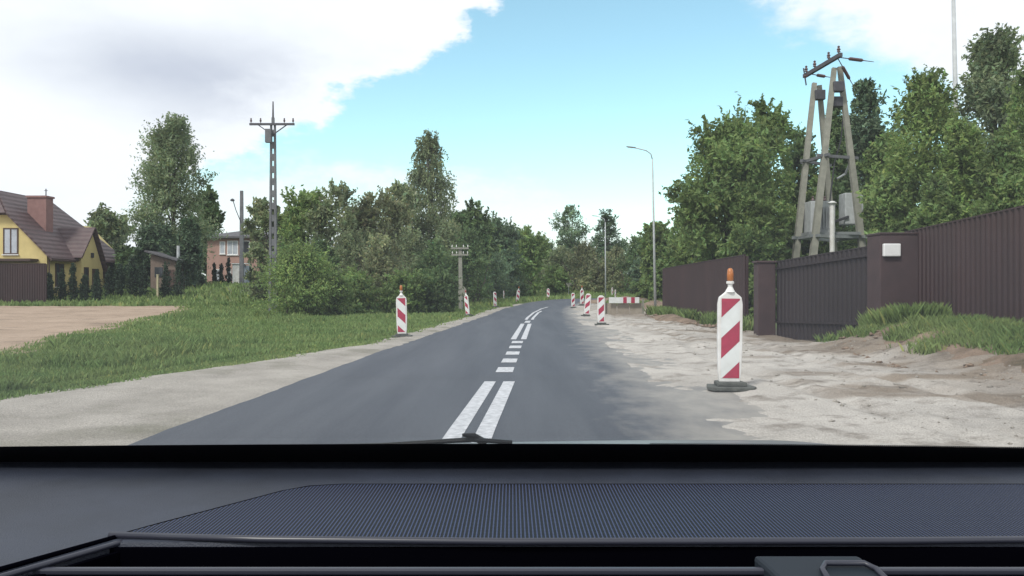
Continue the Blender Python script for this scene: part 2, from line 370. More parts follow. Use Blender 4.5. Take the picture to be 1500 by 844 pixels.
# left shoulder of packed sand
gy = np.array([-6, 2, 6, 9, 12, 15, 18.7, 23, 30, 50, 62]); gx = np.array([-6.6, -6.4, -6.2, -5.75, -5.0, -4.1, -3.2, -2.95, -2.35, -1.2, .3])
def grass_edge(y): return np.interp(y, gy, gx)
lex = lambda y: np.interp(y, [p[1] for p in LE], [p[0] for p in LE])
yy = np.concatenate([np.linspace(-5, 30, 260), np.linspace(30.5, 62, 60)])
T1 = np.linspace(0, 1, 28)[None]
xl = grass_edge(yy) - .35; xr = lex(yy) + .35
XX = xl[:, None] * (1 - T1) + xr[:, None] * T1; YY = np.repeat(yy[:, None], 28, 1)
ed = (XX - grass_edge(YY)); near_road = lex(YY) - XX
ZZ = G(XX, YY) + .004 + np.minimum(.03, .10 * (ed + .5 * (fbm(XX, YY, 1.2) - .45))) * (ed < .9) + .012 * (fbm(XX, YY, 3) - .4) + .01 * ss(0, .5, near_road) + np.minimum(0, near_road * .10 + .03 * (fbm(XX, YY, 2.5) - .3))
ZZ = np.where(ed > .9, ZZ + .01, ZZ)
shoulder = grid_sheet('shoulder', XX, YY, ZZ, M['shoulder'])

# ploughed field
fy = np.array([5, 10, 15.5, 23, 40, 50, 58, 63]); fx = np.array([-8.6, -8.6, -9.2, -11.6, -16.4, -19.6, -23.5, -27])
yy = np.concatenate([np.linspace(6, 30, 150), np.linspace(30.4, 55.5, 100)]); T1 = (np.linspace(0, 1, 170)[None]) ** 1.6
xr = np.interp(yy, fy, fx) + .7 * (fbm(yy, yy * 0, .4) - .5)
XX = xr[:, None] * (1 - T1) + (-110) * T1; YY = np.repeat(yy[:, None], 170, 1)
ZZ = G(XX, YY) + .02 + .10 * (fbm(XX, YY, .8) - .35) + .05 * fbm(XX, YY, 3)
ZZ[:, 0] -= .1
field = grid_sheet('field', XX, YY, ZZ, M['field'])

# broad sandy verge on the right, spilling over the asphalt
sx_ = lambda y: np.interp(y, [-4, 0, 6, 10, 14, 20, 30, 40, 55, 66], [1.9, 2.0, 2.15, 2.3, 2.45, 2.7, 3.05, 3.35, 4.6, 8.0])
yy = np.concatenate([np.linspace(-3, 22, 330), np.linspace(22.1, 66, 200)]); T1 = np.linspace(0, 1, 140)[None]
xr = np.interp(yy, [-3, 16, 20, 26, 45, 66], [9.0, 9.0, 8.9, 8.0, 10.5, 16.0])
XX = (sx_(yy) - .5)[:, None] * (1 - T1) + xr[:, None] * T1; YY = np.repeat(yy[:, None], 140, 1)
d = XX - sx_(YY)
rid = lambda sc, o=4: 1 - np.abs(2 * fbm(XX + 17 * sc, YY * .9, sc, o) - 1) * 1.6
relief = (.07 * (fbm(XX, YY, .8, 5) - .45) + .035 * (rid(1.7) - .6) + .03 * (fbm(XX, YY, 5, 3) - .5)) * ss(.5, 2.2, d)
for k_, dx_ in ((1.0, 1.35), (1.0, 2.95)):      # tyre ruts along the verge
    c_ = sx_(YY) + dx_ + .25 * np.sin(YY * .35) + .25 * (fbm(YY, YY * 0, .5) - .5); relief = relief - .035 * np.exp(-((XX - c_) / .14) ** 2) + .018 * np.exp(-((np.abs(XX - c_) - .26) / .09) ** 2)
dirt = np.clip(ss(2.0, 5.0, d + 3.2 * (fbm(XX, YY * 1.3, .6, 4) - .5)) * .9 + .9 * ss(.48, .74, fbm(XX * .8, YY * 1.8, .8, 6)) * ss(.6, 1.8, d), 0, 1)[..., None]
dirt = np.maximum(dirt, (.8 * ss(34, 37, YY) * ss(.9, 1.8, d) * (.55 + .6 * fbm(XX, YY, .7)))[..., None])
stint = 1 - dirt * np.array([.46, .52, .58])
rough_bank = .12 * (fbm(XX, YY, 2.0) - .4) * ss(5.6, 6.6, XX) * (1 - ss(17, 19, YY))
ZZ = G(XX, YY) + .008 + .012 * ss(20, 70, YY) + np.clip(.035 * d + .09 * (fbm(XX * 1.1, YY * .45, 1.0) - .47) + .05 * (fbm(XX, YY, 4.5, 4) - .5), -.05, .03) * (1 - ss(.8, 1.6, d)) + .03 * ss(.8, 1.6, d) + relief + rough_bank
sand_verge = grid_sheet('sand_verge', XX, YY, ZZ, M['sand'], attr=stint)
def sandz(x, y):
    i = int(np.argmin(np.abs(yy - y))); j = int(np.argmin(np.abs(XX[i] - x))); return float(ZZ[i, j])
# bare soil bank on the right, under the fence
by = np.linspace(6, 19.5, 170); TB = np.linspace(0, 1, 60)[None]
bx0 = np.interp(by, [6, 10, 13, 16, 19.5], [6.9, 6.7, 6.5, 7.0, 8.3]) + .9 * (fbm(by, by * 0 + 5, .9) - .5)
BX = bx0[:, None] * (1 - TB) + 10.5 * TB; BY = np.repeat(by[:, None], 60, 1)
BZ = G(BX, BY) + .02 + .22 * (fbm(BX, BY, 1.5) - .12) * ss(0, .15, TB) * (1 - ss(18.3, 19.5, BY)) - .1 * (1 - ss(0, .05, TB))
soil_bank = grid_sheet('soil_bank', BX, BY, BZ, M['bank'])

# painted markings
def cx(y): return np.interp(y, [0, 7.08, 11.1, 15, 20.8, 30, 36.8, 44, 51, 60, 66], [-.62, -.366, -.167, -.02, .17, .52, .84, 1.28, 1.95, 3.3, 4.9])
def stripe(name, y0, y1, off, wd):
    n_ = max(3, int((y1 - y0) / .5)); y = np.linspace(y0, y1, n_); c = cx(y) + off
    X2 = np.stack([c - wd / 2, c + wd / 2], 1); Y2 = np.repeat(y[:, None], 2, 1)
    o = grid_sheet(name, X2, Y2, G(X2, Y2) + lofty(Y2) + .005 + .008 * ss(15, 50, Y2), M['paint']); return o
for s_ in (-.128, .128):
    stripe('road_marking', 2.0, 11.1, s_, .155); stripe('road_marking', 20.6, 30, s_, .14)
    stripe('road_marking', 34, 47 if s_ > 0 else 55, s_, .12)
for yc in (12.75, 14.4, 16.1, 17.85, 19.5): stripe('road_marking', yc - .40, yc + .40, 0, .26)
stripe('road_marking', 30.9, 32.8, 0, .2)

# stones and clods on the verge (nobody could count them)
def stones(name, pts, rr, m, seed):
    rg = np.random.default_rng(seed); ico = np.array([(0, 0, 1), (.9, 0, .2), (.28, .85, .15), (-.72, .5, .2), (-.72, -.5, .1), (.28, -.85, .2), (0, 0, -.6)])
    fc = np.array([(0, 1, 2), (0, 2, 3), (0, 3, 4), (0, 4, 5), (0, 5, 1), (6, 2, 1), (6, 3, 2), (6, 4, 3), (6, 5, 4), (6, 1, 5)])
    V = []; Fa = []
    for i, (p, r) in enumerate(zip(pts, rr)):
        a = rg.random() * 6.28; c, s_ = math.cos(a), math.sin(a); q = ico * (1 + .35 * rg.standard_normal(ico.shape)) * r * np.array([1.2, 1, .6])
        V.append(np.stack([q[:, 0] * c - q[:, 1] * s_, q[:, 0] * s_ + q[:, 1] * c, q[:, 2]], 1) + p); Fa.append(fc + i * 7)
    o = link_mesh(name, np_mesh(name, np.concatenate(V), np.concatenate(Fa)), None, [m]); return o
rg = np.random.default_rng(5); pts = []; rr = []
for i in range(4500):
    y = 5 + 33 * rg.random() ** 1.6; x = sx_(y) + .6 + 6.0 * rg.random() ** .7
    if x > np.interp(y, [0, 19, 26, 45], [8.8, 8.6, 7, 9]): continue
    pts.append((x, y, sandz(x, y))); rr.append(.005 + .035 * rg.random() ** 5)
o = stones('gravel', pts, rr, M['shoulder'], 1); tag(o, 'small stones strewn over the pale sandy verge', 'gravel', kind='stuff')
pts = []; rr = []
for i in range(900):
    y = 8 + 11 * rg.random(); x = np.interp(y, [6, 10, 13, 16, 19.5], [6.9, 6.7, 6.5, 7.0, 8.3]) + 1.6 * rg.random() ** 2 - .5
    pts.append((x, y, g1(x, y) + (.08 if x > 7.2 else .03))); rr.append(.008 + .07 * rg.random() ** 5)
for i in range(160):
    y = 24 + 16 * rg.random(); x = 7.0 - .8 * rg.random() + (y - 24) * .0; pts.append((x, y, sandz(x, y) + .02)); rr.append(.03 + .10 * rg.random() ** 2)
o = stones('rubble', pts, rr, M['bank'], 2); tag(o, 'brown clods and broken rubble along the foot of the fence', 'rubble', kind='stuff')

# ------------------------------------------------------------------ grass
def blades(name, px, py, pz, hh, ww, m, seed, lean=.35, cols=None):
    rg = np.random.default_rng(seed); n_ = len(px); a = rg.random(n_) * 6.283; la = rg.random(n_) * 6.283; ln = lean * rg.random(n_) * hh
    dx, dy = np.cos(a) * ww / 2, np.sin(a) * ww / 2
    V = np.empty((n_, 4, 3)); V[:, 0] = np.stack([px - dx, py - dy, pz - .02], 1); V[:, 1] = np.stack([px + dx, py + dy, pz - .02], 1)
    mxp = np.cos(la) * ln; myp = np.sin(la) * ln
    V[:, 2] = np.stack([px + dx * .8 + mxp * .4, py + dy * .8 + myp * .4, pz + hh * .6], 1); V[:, 3] = np.stack([px + mxp, py + myp, pz + hh], 1)
    Fc = np.arange(n_ * 4).reshape(n_, 4)
    t = (.75 + .5 * rg.random((n_, 1))) * np.ones((1, 3)); dry = rg.random(n_) < .07; t[dry] *= np.array([1.5, 1.2, 1.15])
    if cols is not None: t = t * cols
    return link_mesh(name, np_mesh(name, V.reshape(-1, 3), Fc, np.repeat(t, 4, 0)), None, [m])
def patchcol(x, y):
    q = fbm(x, y, .35)[:, None]; return np.concatenate([.85 + .5 * q, .85 + .3 * q, .85 + .35 * q], 1)
def far_scatter(n_, y0, y1, rg):
    u = rg.random(n_); return 1 / (1 / y0 - u * (1 / y0 - 1 / y1))
rg = np.random.default_rng(11)
n_ = 230000; y = far_scatter(n_, 5, 66, rg); side = rg.random(n_) < .86
x0 = np.interp(y, gy, gx) + np.clip(14 / y, .2, 1) * 1.1 * (fbm(y, y * 0, .9, 4) - .5); x1 = np.interp(y, fy, fx, left=-8.6)
x = np.where(rg.random(n_) < .5, x0 + .45 - (x0 + .45 - x1 + .4) * rg.random(n_), x0 + .25 - (x0 - x1 + 1.0) * rg.random(n_))
far = y > 57; x = np.where(far, x0 - (45 + 0 * y) * rg.random(n_) ** 1.2, x)
keep = (x > -60) & ((x < x0 - .15) | (rg.random(n_) < .12)) & (x < lex(y) - .12)
x, y = x[keep], y[keep]; tall = fbm(x, y, .5); hh = (.035 + .10 * tall ** 2 + .06 * rg.random(len(x)) ** 2) * (1 + .012 * y); hh = hh * np.where(x > np.interp(y, gy, gx) - .8, .45, 1)
ww = .006 + .0013 * y
o = blades('grass', x, y, G(x, y), hh, ww * (1 + rg.random(len(x))), M['grass'], 21, .6, patchcol(x, y)); tag(o, 'green grass on the verge between ploughed field and road', 'grass', kind='stuff')
n_ = 60000; y = far_scatter(n_, 8, 60, rg); x0 = np.interp(y, gy, gx); x1 = np.interp(y, fy, fx, left=-8.6); x = x0 - .5 - (x0 - x1 + .4) * rg.random(n_); q = fbm(x * .9, y * .5, .55, 4); k = (q > .57) & (x < lex(y) - .6) & (x > x1 + .7 * vn(x, y, 1.5)); x, y, q = x[k], y[k], q[k]
o = blades('tall_grass', x, y, G(x, y), .07 + .9 * (q - .55) + .09 * rg.random(len(x)), .007 + .0011 * y, M['grass'], 27, .8, patchcol(x, y)); tag(o, 'patches of taller weeds standing in the left verge grass', 'grass', kind='stuff')
# far meadow beyond the bend and round the houses
n_ = 60000; y = 55.5 + 65 * rg.random(n_) ** 1.5; x = -62 + 92 * rg.random(n_)
lx = np.interp(y, [60, 67, 79, 86, 91, 95, 100], [.3, 1.3, 4, 7.6, 14, 26, 60]); rx = np.interp(y, [61, 70, 75.5, 80, 84, 89], [6, 9.2, 13.5, 19, 30, 62], right=200)
k = ((x < lx - .3) | (x > rx + .5)); x, y = x[k], y[k]
o = blades('meadow_grass', x, y, G(x, y), .18 + .22 * rg.random(len(x)), .12 + .12 * rg.random(len(x)), M['grass'], 22, .6, patchcol(x, y)); tag(o, 'rough grass bank beyond the bend of the road', 'grass', kind='stuff')
# weeds on the soil bank to the right
n_ = 70000; y = 7 + 11.8 * rg.random(n_); x = 6.8 + 2.6 * rg.random(n_) ** .7
dens = fbm(x, y, .8); k = (dens > .46 - .22 * (x - 7.2) - .10 * (y < 14)) & ((x > 7.3) | (dens > .62)) & (x < 9.1); x, y = x[k], y[k]
o = blades('weeds', x, y, G(x, y) + .04, .05 + .24 * rg.random(len(x)) ** 1.6 * fbm(x, y, .9) * 1.6, .010 + .014 * rg.random(len(x)), M['grass'], 23, .8, patchcol(x, y)); tag(o, 'tall weeds growing on the soil bank in front of the brown fence', 'weeds', kind='stuff')
n_ = 18000; y = 17.2 + 1.9 * rg.random(n_); x = 7.9 + 1.5 * rg.random(n_); k = ((x - 8.7) / .8) ** 2 + ((y - 18.0) / .9) ** 2 < 1; x, y = x[k], y[k]
o = blades('tall_grass', x, y, G(x, y), .15 + .45 * rg.random(len(x)) ** 1.3, .012 + .014 * rg.random(len(x)), M['grass'], 24, .7, patchcol(x, y)); tag(o, 'clump of long grass at the foot of the gate pillar', 'grass', kind='stuff')
n_ = 6000; y = 24 + 18 * rg.random(n_); x = 6.7 + .55 * rg.random(n_); k = fbm(x, y, .9) > .5; x, y = x[k], y[k]
o = blades('undergrowth', x, y, G(x, y) + .02, .15 + .4 * rg.random(len(x)), .03 + .04 * rg.random(len(x)), M['grass'], 25, .8, patchcol(x, y)); tag(o, 'scrubby undergrowth along the foot of the far brown fence', 'undergrowth', kind='stuff')

# ------------------------------------------------------------------ trees
def leaves(cent, size, tint, rg, droop=0.0, flat=0.0):
    n_ = len(cent); a = rg.standard_normal((n_, 3)); a[:, 2] = a[:, 2] * (1 - flat) - droop * 1.5
    a /= np.linalg.norm(a, axis=1, keepdims=True); b = rg.standard_normal((n_, 3)); b -= a * (a * b).sum(1, keepdims=True); b /= np.linalg.norm(b, axis=1, keepdims=True)
    l = (size * (.6 + .8 * rg.random(n_)))[:, None]; w_ = l * .42
    V = np.stack([cent - a * l, cent + b * w_, cent + a * l, cent - b * w_], 1).reshape(-1, 3)
    return V, np.repeat(tint, 4, 0)
PROF = {
    'round': lambda t: np.sqrt(np.clip(1 - (2 * t - 1) ** 2, 0, 1)) ** .8 * 1.0,
    'broad': lambda t: np.clip(np.sin(np.pi * np.clip(t, 0, 1) ** .7), 0, 1) ** .6,
    'cone': lambda t: np.clip(1.03 - t, 0, 1) ** .62 * np.clip(t * 7, .35, 1),
    'column': lambda t: np.clip(1.02 - t ** 3, 0, 1) ** .6 * np.clip(.72 + t, .6, 1),
    'birch': lambda t: np.interp(t, [0, .18, .45, .7, .9, 1], [.8, 1.0, .78, .55, .34, .08]),
    'dome': lambda t: np.clip(1 - np.clip((t - .30) / .72, 0, 1) ** 2.6, 0, 1) ** .6 * np.clip(.75 + t, .75, 1),
    'bush': lambda t: np.clip(1 - t ** 2.2, 0, 1) ** .5,
}
def make_tree(name, label, cat, base, height, rad, leaf='leaf_mid', prof='round', bottom=.15, n_leaf=9000, lsize=.12, lobes=26, seed=1,
              lobe_r=.30, spray=.25, droop=0.0, bark='bark', trunk_r=None, group=None, sx=1.0, sy=1.0, stems=1, gap=0.0, upright=0.0, flat=0.0, vflat=.75, lean=0.0, fill=.55):
    rg = np.random.default_rng(seed * 131 + 17)
    base = Vector(base); o = thing(name, label, cat, base, group)
    h0 = bottom * height; ch = height - h0; K = lobes
    t = rg.random(K) ** .9; ang = rg.random(K) * 6.283; rho = (.35 + .65 * rg.random(K) ** .6)
    lr = rad * lobe_r * (.75 + .7 * rg.random(K)) * np.clip(.45 + PROF[prof](t), .4, 1.15)
    pr = np.clip(PROF[prof](t) * rad - lr * .55, 0, None)
    cz = h0 + t * ch; cz = np.clip(cz, lr * .5, height - lr * vflat * .85)
    cen = np.stack([np.cos(ang) * pr * rho * sx + lean * cz, np.sin(ang) * pr * rho * sy, cz], 1)
    wgt = lr ** 2; wgt /= wgt.sum(); nin = int(n_leaf * (1 - spray)); cnt = rg.multinomial(nin, wgt)
    P_, TN = [], []
    lobetint = .62 + .76 * rg.random(K)
    for i in range(K):
        m_ = cnt[i]
        if m_ < 3: continue
        nt_ = max(3, m_ // 22); d_ = rg.standard_normal((nt_, 3)); d_ /= np.linalg.norm(d_, axis=1, keepdims=True)
        tw = d_ * (rg.random((nt_, 1)) ** .45) * lr[i] * np.array([1, 1, vflat]); tt = (.82 + .36 * rg.random(nt_)) * lobetint[i]
        ix = rg.integers(0, nt_, m_); off = rg.standard_normal((m_, 3)) * lr[i] * .16
        if upright: off[:, 2] = off[:, 2] * (1 + upright) + 0
        if droop: off[:, 2] = -np.abs(off[:, 2]) * (1 + 3 * droop)
        P_.append(cen[i] + tw[ix] + off); TN.append(tt[ix])
    ns = max(1, int(n_leaf * spray) // 16)
    ii = rg.choice(K, ns, p=wgt); dd = rg.standard_normal((ns, 3)); dd[:, 2] = dd[:, 2] * .6 + .35 + upright - droop * 1.6; dd /= np.linalg.norm(dd, axis=1, keepdims=True)
    out = cen[ii] - np.array([0, 0, h0 + ch * .45]); out /= np.linalg.norm(out, axis=1, keepdims=True) + 1e-6; dd = dd * .7 + out * .6; dd[:, 2] -= droop * .9; dd /= np.linalg.norm(dd, axis=1, keepdims=True)
    ln = lr[ii] * (.9 + .75 * rg.random(ns)); s_ = np.linspace(.35, 1, 16)[None, :, None] * np.ones((ns, 1, 1))
    sp = cen[ii][:, None] + dd[:, None] * ln[:, None, None] * s_ + rg.standard_normal((ns, 16, 3)) * (lr[ii] * .045)[:, None, None]
    if droop: sp[..., 2] -= (s_[..., 0] ** 2) * ln[:, None] * droop * 1.2
    P_.append(sp.reshape(-1, 3)); TN.append(np.repeat((.85 + .4 * rg.random(ns)) * lobetint[ii], 16))
    nc = int(n_leaf * fill); tcn = rg.random(nc) ** .9 * .93; ac = rg.random(nc) * 6.283; rc = np.sqrt(rg.random(nc)) * PROF[prof](tcn) * rad * .78
    cw = fbm(ac * 2.5 + seed, tcn * 9, 1, 3); kc = cw > .44; P_.append(np.stack([np.cos(ac) * rc * sx + lean * tcn * height, np.sin(ac) * rc * sy, h0 + tcn * ch], 1)[kc]); TN.append(.75 + .6 * cw[kc])
    P_ = np.concatenate(P_); TN = np.concatenate(TN); k = P_[:, 2] > .03; P_, TN = P_[k], TN[k]
    if gap:
        q = fbm(P_[:, 0] + seed, P_[:, 2] + P_[:, 1], 1.6 / rad * 2, 3); k = q > gap; P_, TN = P_[k], TN[k]
    tint = TN[:, None] * np.stack([1 + .18 * rg.standard_normal(len(TN)) * .5, np.ones(len(TN)), 1 + .1 * rg.standard_normal(len(TN))], 1)
    V, A = leaves(P_, lsize, np.clip(tint, .3, 2), rg, droop, flat)
    link_mesh('crown', np_mesh('crown', V, np.arange(len(V)).reshape(-1, 4), A), o, [M[leaf]])
    mb = MB(); tr = trunk_r or height * .018
    for s in range(stems):
        bx, by_ = (rg.normal(0, .12 * rad), rg.normal(0, .12 * rad)) if stems > 1 else (0, 0); top = height * (.74 if prof != 'round' else .66) * (1 if stems == 1 else .5 + .4 * rg.random())
        tx, ty = bx * 4 + lean * top, by_ * 4; pts_ = []
        for q in range(6): u = q / 5; pts_.append((bx + (tx - bx) * u + rg.normal(0, .012 * height) * (q > 0), by_ + (ty - by_) * u + rg.normal(0, .012 * height) * (q > 0), -.15 + (top + .15) * u))
        mb.tube(pts_, [tr * (1.25 if q == 0 else 1 - q * .16) for q in range(6)], 7)
    for i in rg.permutation(K)[:min(K, 16)]:
        zb = max(.1, cen[i][2] * (.45 + .25 * rg.random())); u = zb / max(top, .1); b0 = Vector((tx * min(u, 1), ty * min(u, 1), min(zb, top))); e = Vector(cen[i]); md = b0.lerp(e, .5) + Vector((0, 0, -.06 * rad))
        mb.tube([b0, md, e], [tr * .42, tr * .28, tr * .1], 5, cap=False)
    mb.build('trunk', M[bark], o, smooth=True, local=True, fixn=False)
    return o
def tree_at(px, Y, ytop, halfpx, label, zb=None, **k):
    """a tree standing at distance Y, seen from here about px; ytop and halfpx give its real height and radius at that distance"""
    X = X_(px, Y); z = g1(X, Y) if zb is None else zb
    h = H + (425 - ytop) / F * Y - z; r = halfpx / F * Y
    k.setdefault('name', 'tree'); nm = k.pop('name'); k.setdefault('cat', 'tree'); ct = k.pop('cat')
    k.setdefault('lsize', .0024 * Y + .02)
    return make_tree(nm, label, ct, (X, Y, z - .03), h, r, **k)

GL = 'trees and shrubs along the left side of the road'; GR = 'trees behind the brown fence'; GF = 'distant trees beyond the bend'
# -- left, by the houses
tree_at(158, 84, 311, 34, 'rounded grey-green tree just right of the yellow house', leaf='leaf_grey', prof='round', bottom=.05, n_leaf=9000, seed=3, group=GL)
tree_at(254, 74, 176, 56, 'tall feathery pale-tipped tree, the tallest on the left, beyond the field', leaf='leaf_silver', prof='column', bottom=.10, n_leaf=26000, lobes=60, lobe_r=.32, spray=.7, upright=1.1, fill=.75, seed=4, lsize=.13, group=GL, vflat=1.1)
tree_at(306, 106, 272, 26, 'dark tree behind the pink house, right of the tall feathery tree', leaf='leaf_dark', prof='broad', bottom=.1, n_leaf=9000, seed=5, group=GL)
tree_at(232, 70, 330, 40, 'dense dark conifer in front of the tall feathery tree, beside the shed', leaf='needle', prof='bush', bottom=.02, n_leaf=9000, seed=6, group=GL)
tree_at(276, 69, 322, 26, 'dense dark conifer between the shed and the pink house', leaf='needle', prof='column', bottom=.02, n_leaf=11000, seed=7, group=GL)
tree_at(186, 72, 366, 28, 'dark green shrub between the yellow house and the shed', leaf='leaf_dark', prof='bush', bottom=0, n_leaf=7000, seed=8, name='shrub', cat='shrub', stems=3, group=GL)
# -- scrub along the left
tree_at(392, 60, 298, 34, 'loose grey-green shrub tree behind the tall utility pole', leaf='leaf_grey', prof='round', bottom=.05, n_leaf=8000, seed=9, spray=.7, fill=.3, group=GL, upright=.5)
tree_at(450, 56, 294, 56, 'thin-topped leafy tree right of the tall utility pole', leaf='leaf_mid', prof='round', bottom=.05, n_leaf=10000, seed=10, spray=.7, fill=.3, group=GL, upright=.5)
tree_at(498, 54, 280, 50, 'tree with twiggy grey crown in the middle of the left scrub', leaf='leaf_grey', prof='round', bottom=.08, n_leaf=9000, seed=11, spray=.75, fill=.3, group=GL, upright=.6)
tree_at(552, 56, 290, 54, 'brownish twiggy tree left of the tall birch', leaf='leaf_brown', prof='round', bottom=.05, n_leaf=9000, seed=12, spray=.75, fill=.3, group=GL, upright=.6)
tree_at(628, 66, 188, 54, 'tall drooping birch rising above the left scrub', leaf='leaf_grey', prof='birch', bottom=.22, n_leaf=22000, lobes=64, lobe_r=.26, droop=.75, spray=.6, fill=.2, gap=.36, seed=13, bark='pale_bark', lsize=.12, group=GL, vflat=1.3, name='birch_tree')
tree_at(588, 62, 276, 40, 'small grey tree at the foot of the tall birch, left side', leaf='leaf_grey', prof='round', bottom=.05, n_leaf=7000, seed=14, spray=.7, fill=.3, group=GL, upright=.4)
tree_at(686, 64, 300, 42, 'dark round-topped tree right of the tall birch', leaf='leaf_dark', prof='round', bottom=.05, n_leaf=9000, seed=15, group=GL)
tree_at(730, 82, 328, 40, 'bright green dense tree behind the double-armed pole', leaf='leaf_blue', prof='round', bottom=.03, n_leaf=9000, seed=16, group=GL)
tree_at(762, 92, 336, 36, 'bright green tree where the left trees meet the far trees', leaf='leaf_mid', prof='round', bottom=.03, n_leaf=8000, seed=17, group=GL)
for i, (px, Y, yt, hp, lf, lb) in enumerate([
    (420, 47, 362, 34, 'leaf_mid', 'green shrub left of the scrub, just behind the roadside bush'),
    (470, 46, 350, 36, 'leaf_dark', 'dark shrub behind the roadside bush'),
    (515, 50, 342, 42, 'leaf_grey', 'dull grey-green shrub in the middle of the scrub'),
    (560, 47, 348, 40, 'leaf_brown', 'brown-tinged shrub behind the left striped beacon with amber lamp'),
    (606, 52, 336, 40, 'leaf_grey', 'grey-green shrub below the tall birch'),
    (640, 50, 352, 36, 'leaf_dark', 'dark shrub left of the double-armed pole'),
    (688, 58, 342, 34, 'leaf_dark', 'dark shrub right of the double-armed pole'),
    (722, 72, 372, 34, 'leaf_blue', 'blue-green shrub where the left verge narrows to the bend'),
    (520, 42, 398, 40, 'leaf_mid', 'low green shrub right of the roadside bush'),
    (590, 43, 402, 38, 'leaf_mid', 'low green shrub behind the left beacon, at the edge of the grass'),
    (640, 44, 398, 34, 'leaf_dark', 'low dark shrub beside the double-armed pole'),
    (752, 84, 392, 24, 'leaf_dark', 'low dark shrub at the left side of the bend'),
    (706, 76, 322, 34, 'leaf_mid', 'tall leafy shrub closing the gap right of the dark round-topped tree'),
    (655, 60, 318, 36, 'leaf_grey', 'grey-green shrub tree at the right foot of the birch'),
    (530, 60, 318, 40, 'leaf_mid', 'green shrub tree filling the back of the left scrub'),
    (425, 64, 322, 34, 'leaf_grey', 'pale shrub tree behind the tall utility pole, right side'),
    ]):
    tree_at(px, Y, yt, hp, lb, leaf=lf, prof='bush', bottom=0, n_leaf=7500, seed=30 + i, name='shrub', cat='shrub', stems=4, lobes=22, lobe_r=.36, group=GL, spray=.35, lsize=.09)
tree_at(438, 38, 366, 58, 'bright green rounded bush standing alone at the roadside grass', leaf='leaf_bright', prof='bush', bottom=0, n_leaf=16000, seed=50, name='bush', cat='bush', stems=5, lobes=30, lobe_r=.36, spray=.3, lsize=.065, group=GL)
tree_at(492, 39, 404, 30, 'small bush touching the right side of the bright roadside bush', leaf='leaf_mid', prof='bush', bottom=0, n_leaf=7000, seed=51, name='bush', cat='bush', stems=4, lobes=20, lobe_r=.36, lsize=.06, group=GL)
# -- far trees beyond the bend
tree_at(837, 118, 298, 30, 'dark tree with broken round crown above the far woods', leaf='leaf_blue', prof='broad', bottom=.38, n_leaf=6000, lobes=18, seed=60, gap=.42, group=GF, lsize=.17)
tree_at(889, 116, 306, 36, 'dark spiky pine above the far woods, behind the thin far lamp post', leaf='needle', prof='cone', bottom=.3, n_leaf=6000, lobes=30, seed=61, gap=.33, group=GF, flat=.5, vflat=.45, name='pine_tree', lsize=.17)
for i, (px, Y, yt, hp, lf, lb) in enumerate([
    (790, 112, 346, 30, 'leaf_mid', 'green tree at the left end of the far woods'),
    (822, 108, 364, 28, 'leaf_grey', 'dull green shrub tree under the broken round crown'),
    (858, 106, 358, 32, 'leaf_brown', 'brownish wide shrub in the middle of the far woods'),
    (898, 104, 364, 30, 'leaf_brown', 'brownish shrub behind the thin far lamp post'),
    (934, 100, 350, 30, 'leaf_dark', 'dark green shrub tree left of the near curved lamp post'),
    (812, 100, 392, 22, 'leaf_mid', 'low olive shrub above the far grass bank'),
    (800, 124, 352, 26, 'leaf_blue', 'hazy green tree behind the left end of the far woods'),
    (874, 124, 346, 26, 'leaf_blue', 'hazy green tree between the round crown and the pine'),
    (912, 122, 352, 24, 'leaf_blue', 'hazy green tree right of the far pine'),
    (845, 112, 372, 34, 'leaf_dark', 'dark wide shrub closing the woods under the round crown'),
    (885, 110, 380, 34, 'leaf_dark', 'dark wide shrub closing the woods under the far pine'),
    (772, 118, 340, 28, 'leaf_dark', 'dark tree filling the gap where left trees meet the far woods'),
    ]):
    tree_at(px, Y, yt, hp, lb, leaf=lf, prof='bush', bottom=0, n_leaf=5500, seed=70 + i, lobes=20, lobe_r=.36, group=GF, stems=3, lsize=.16)
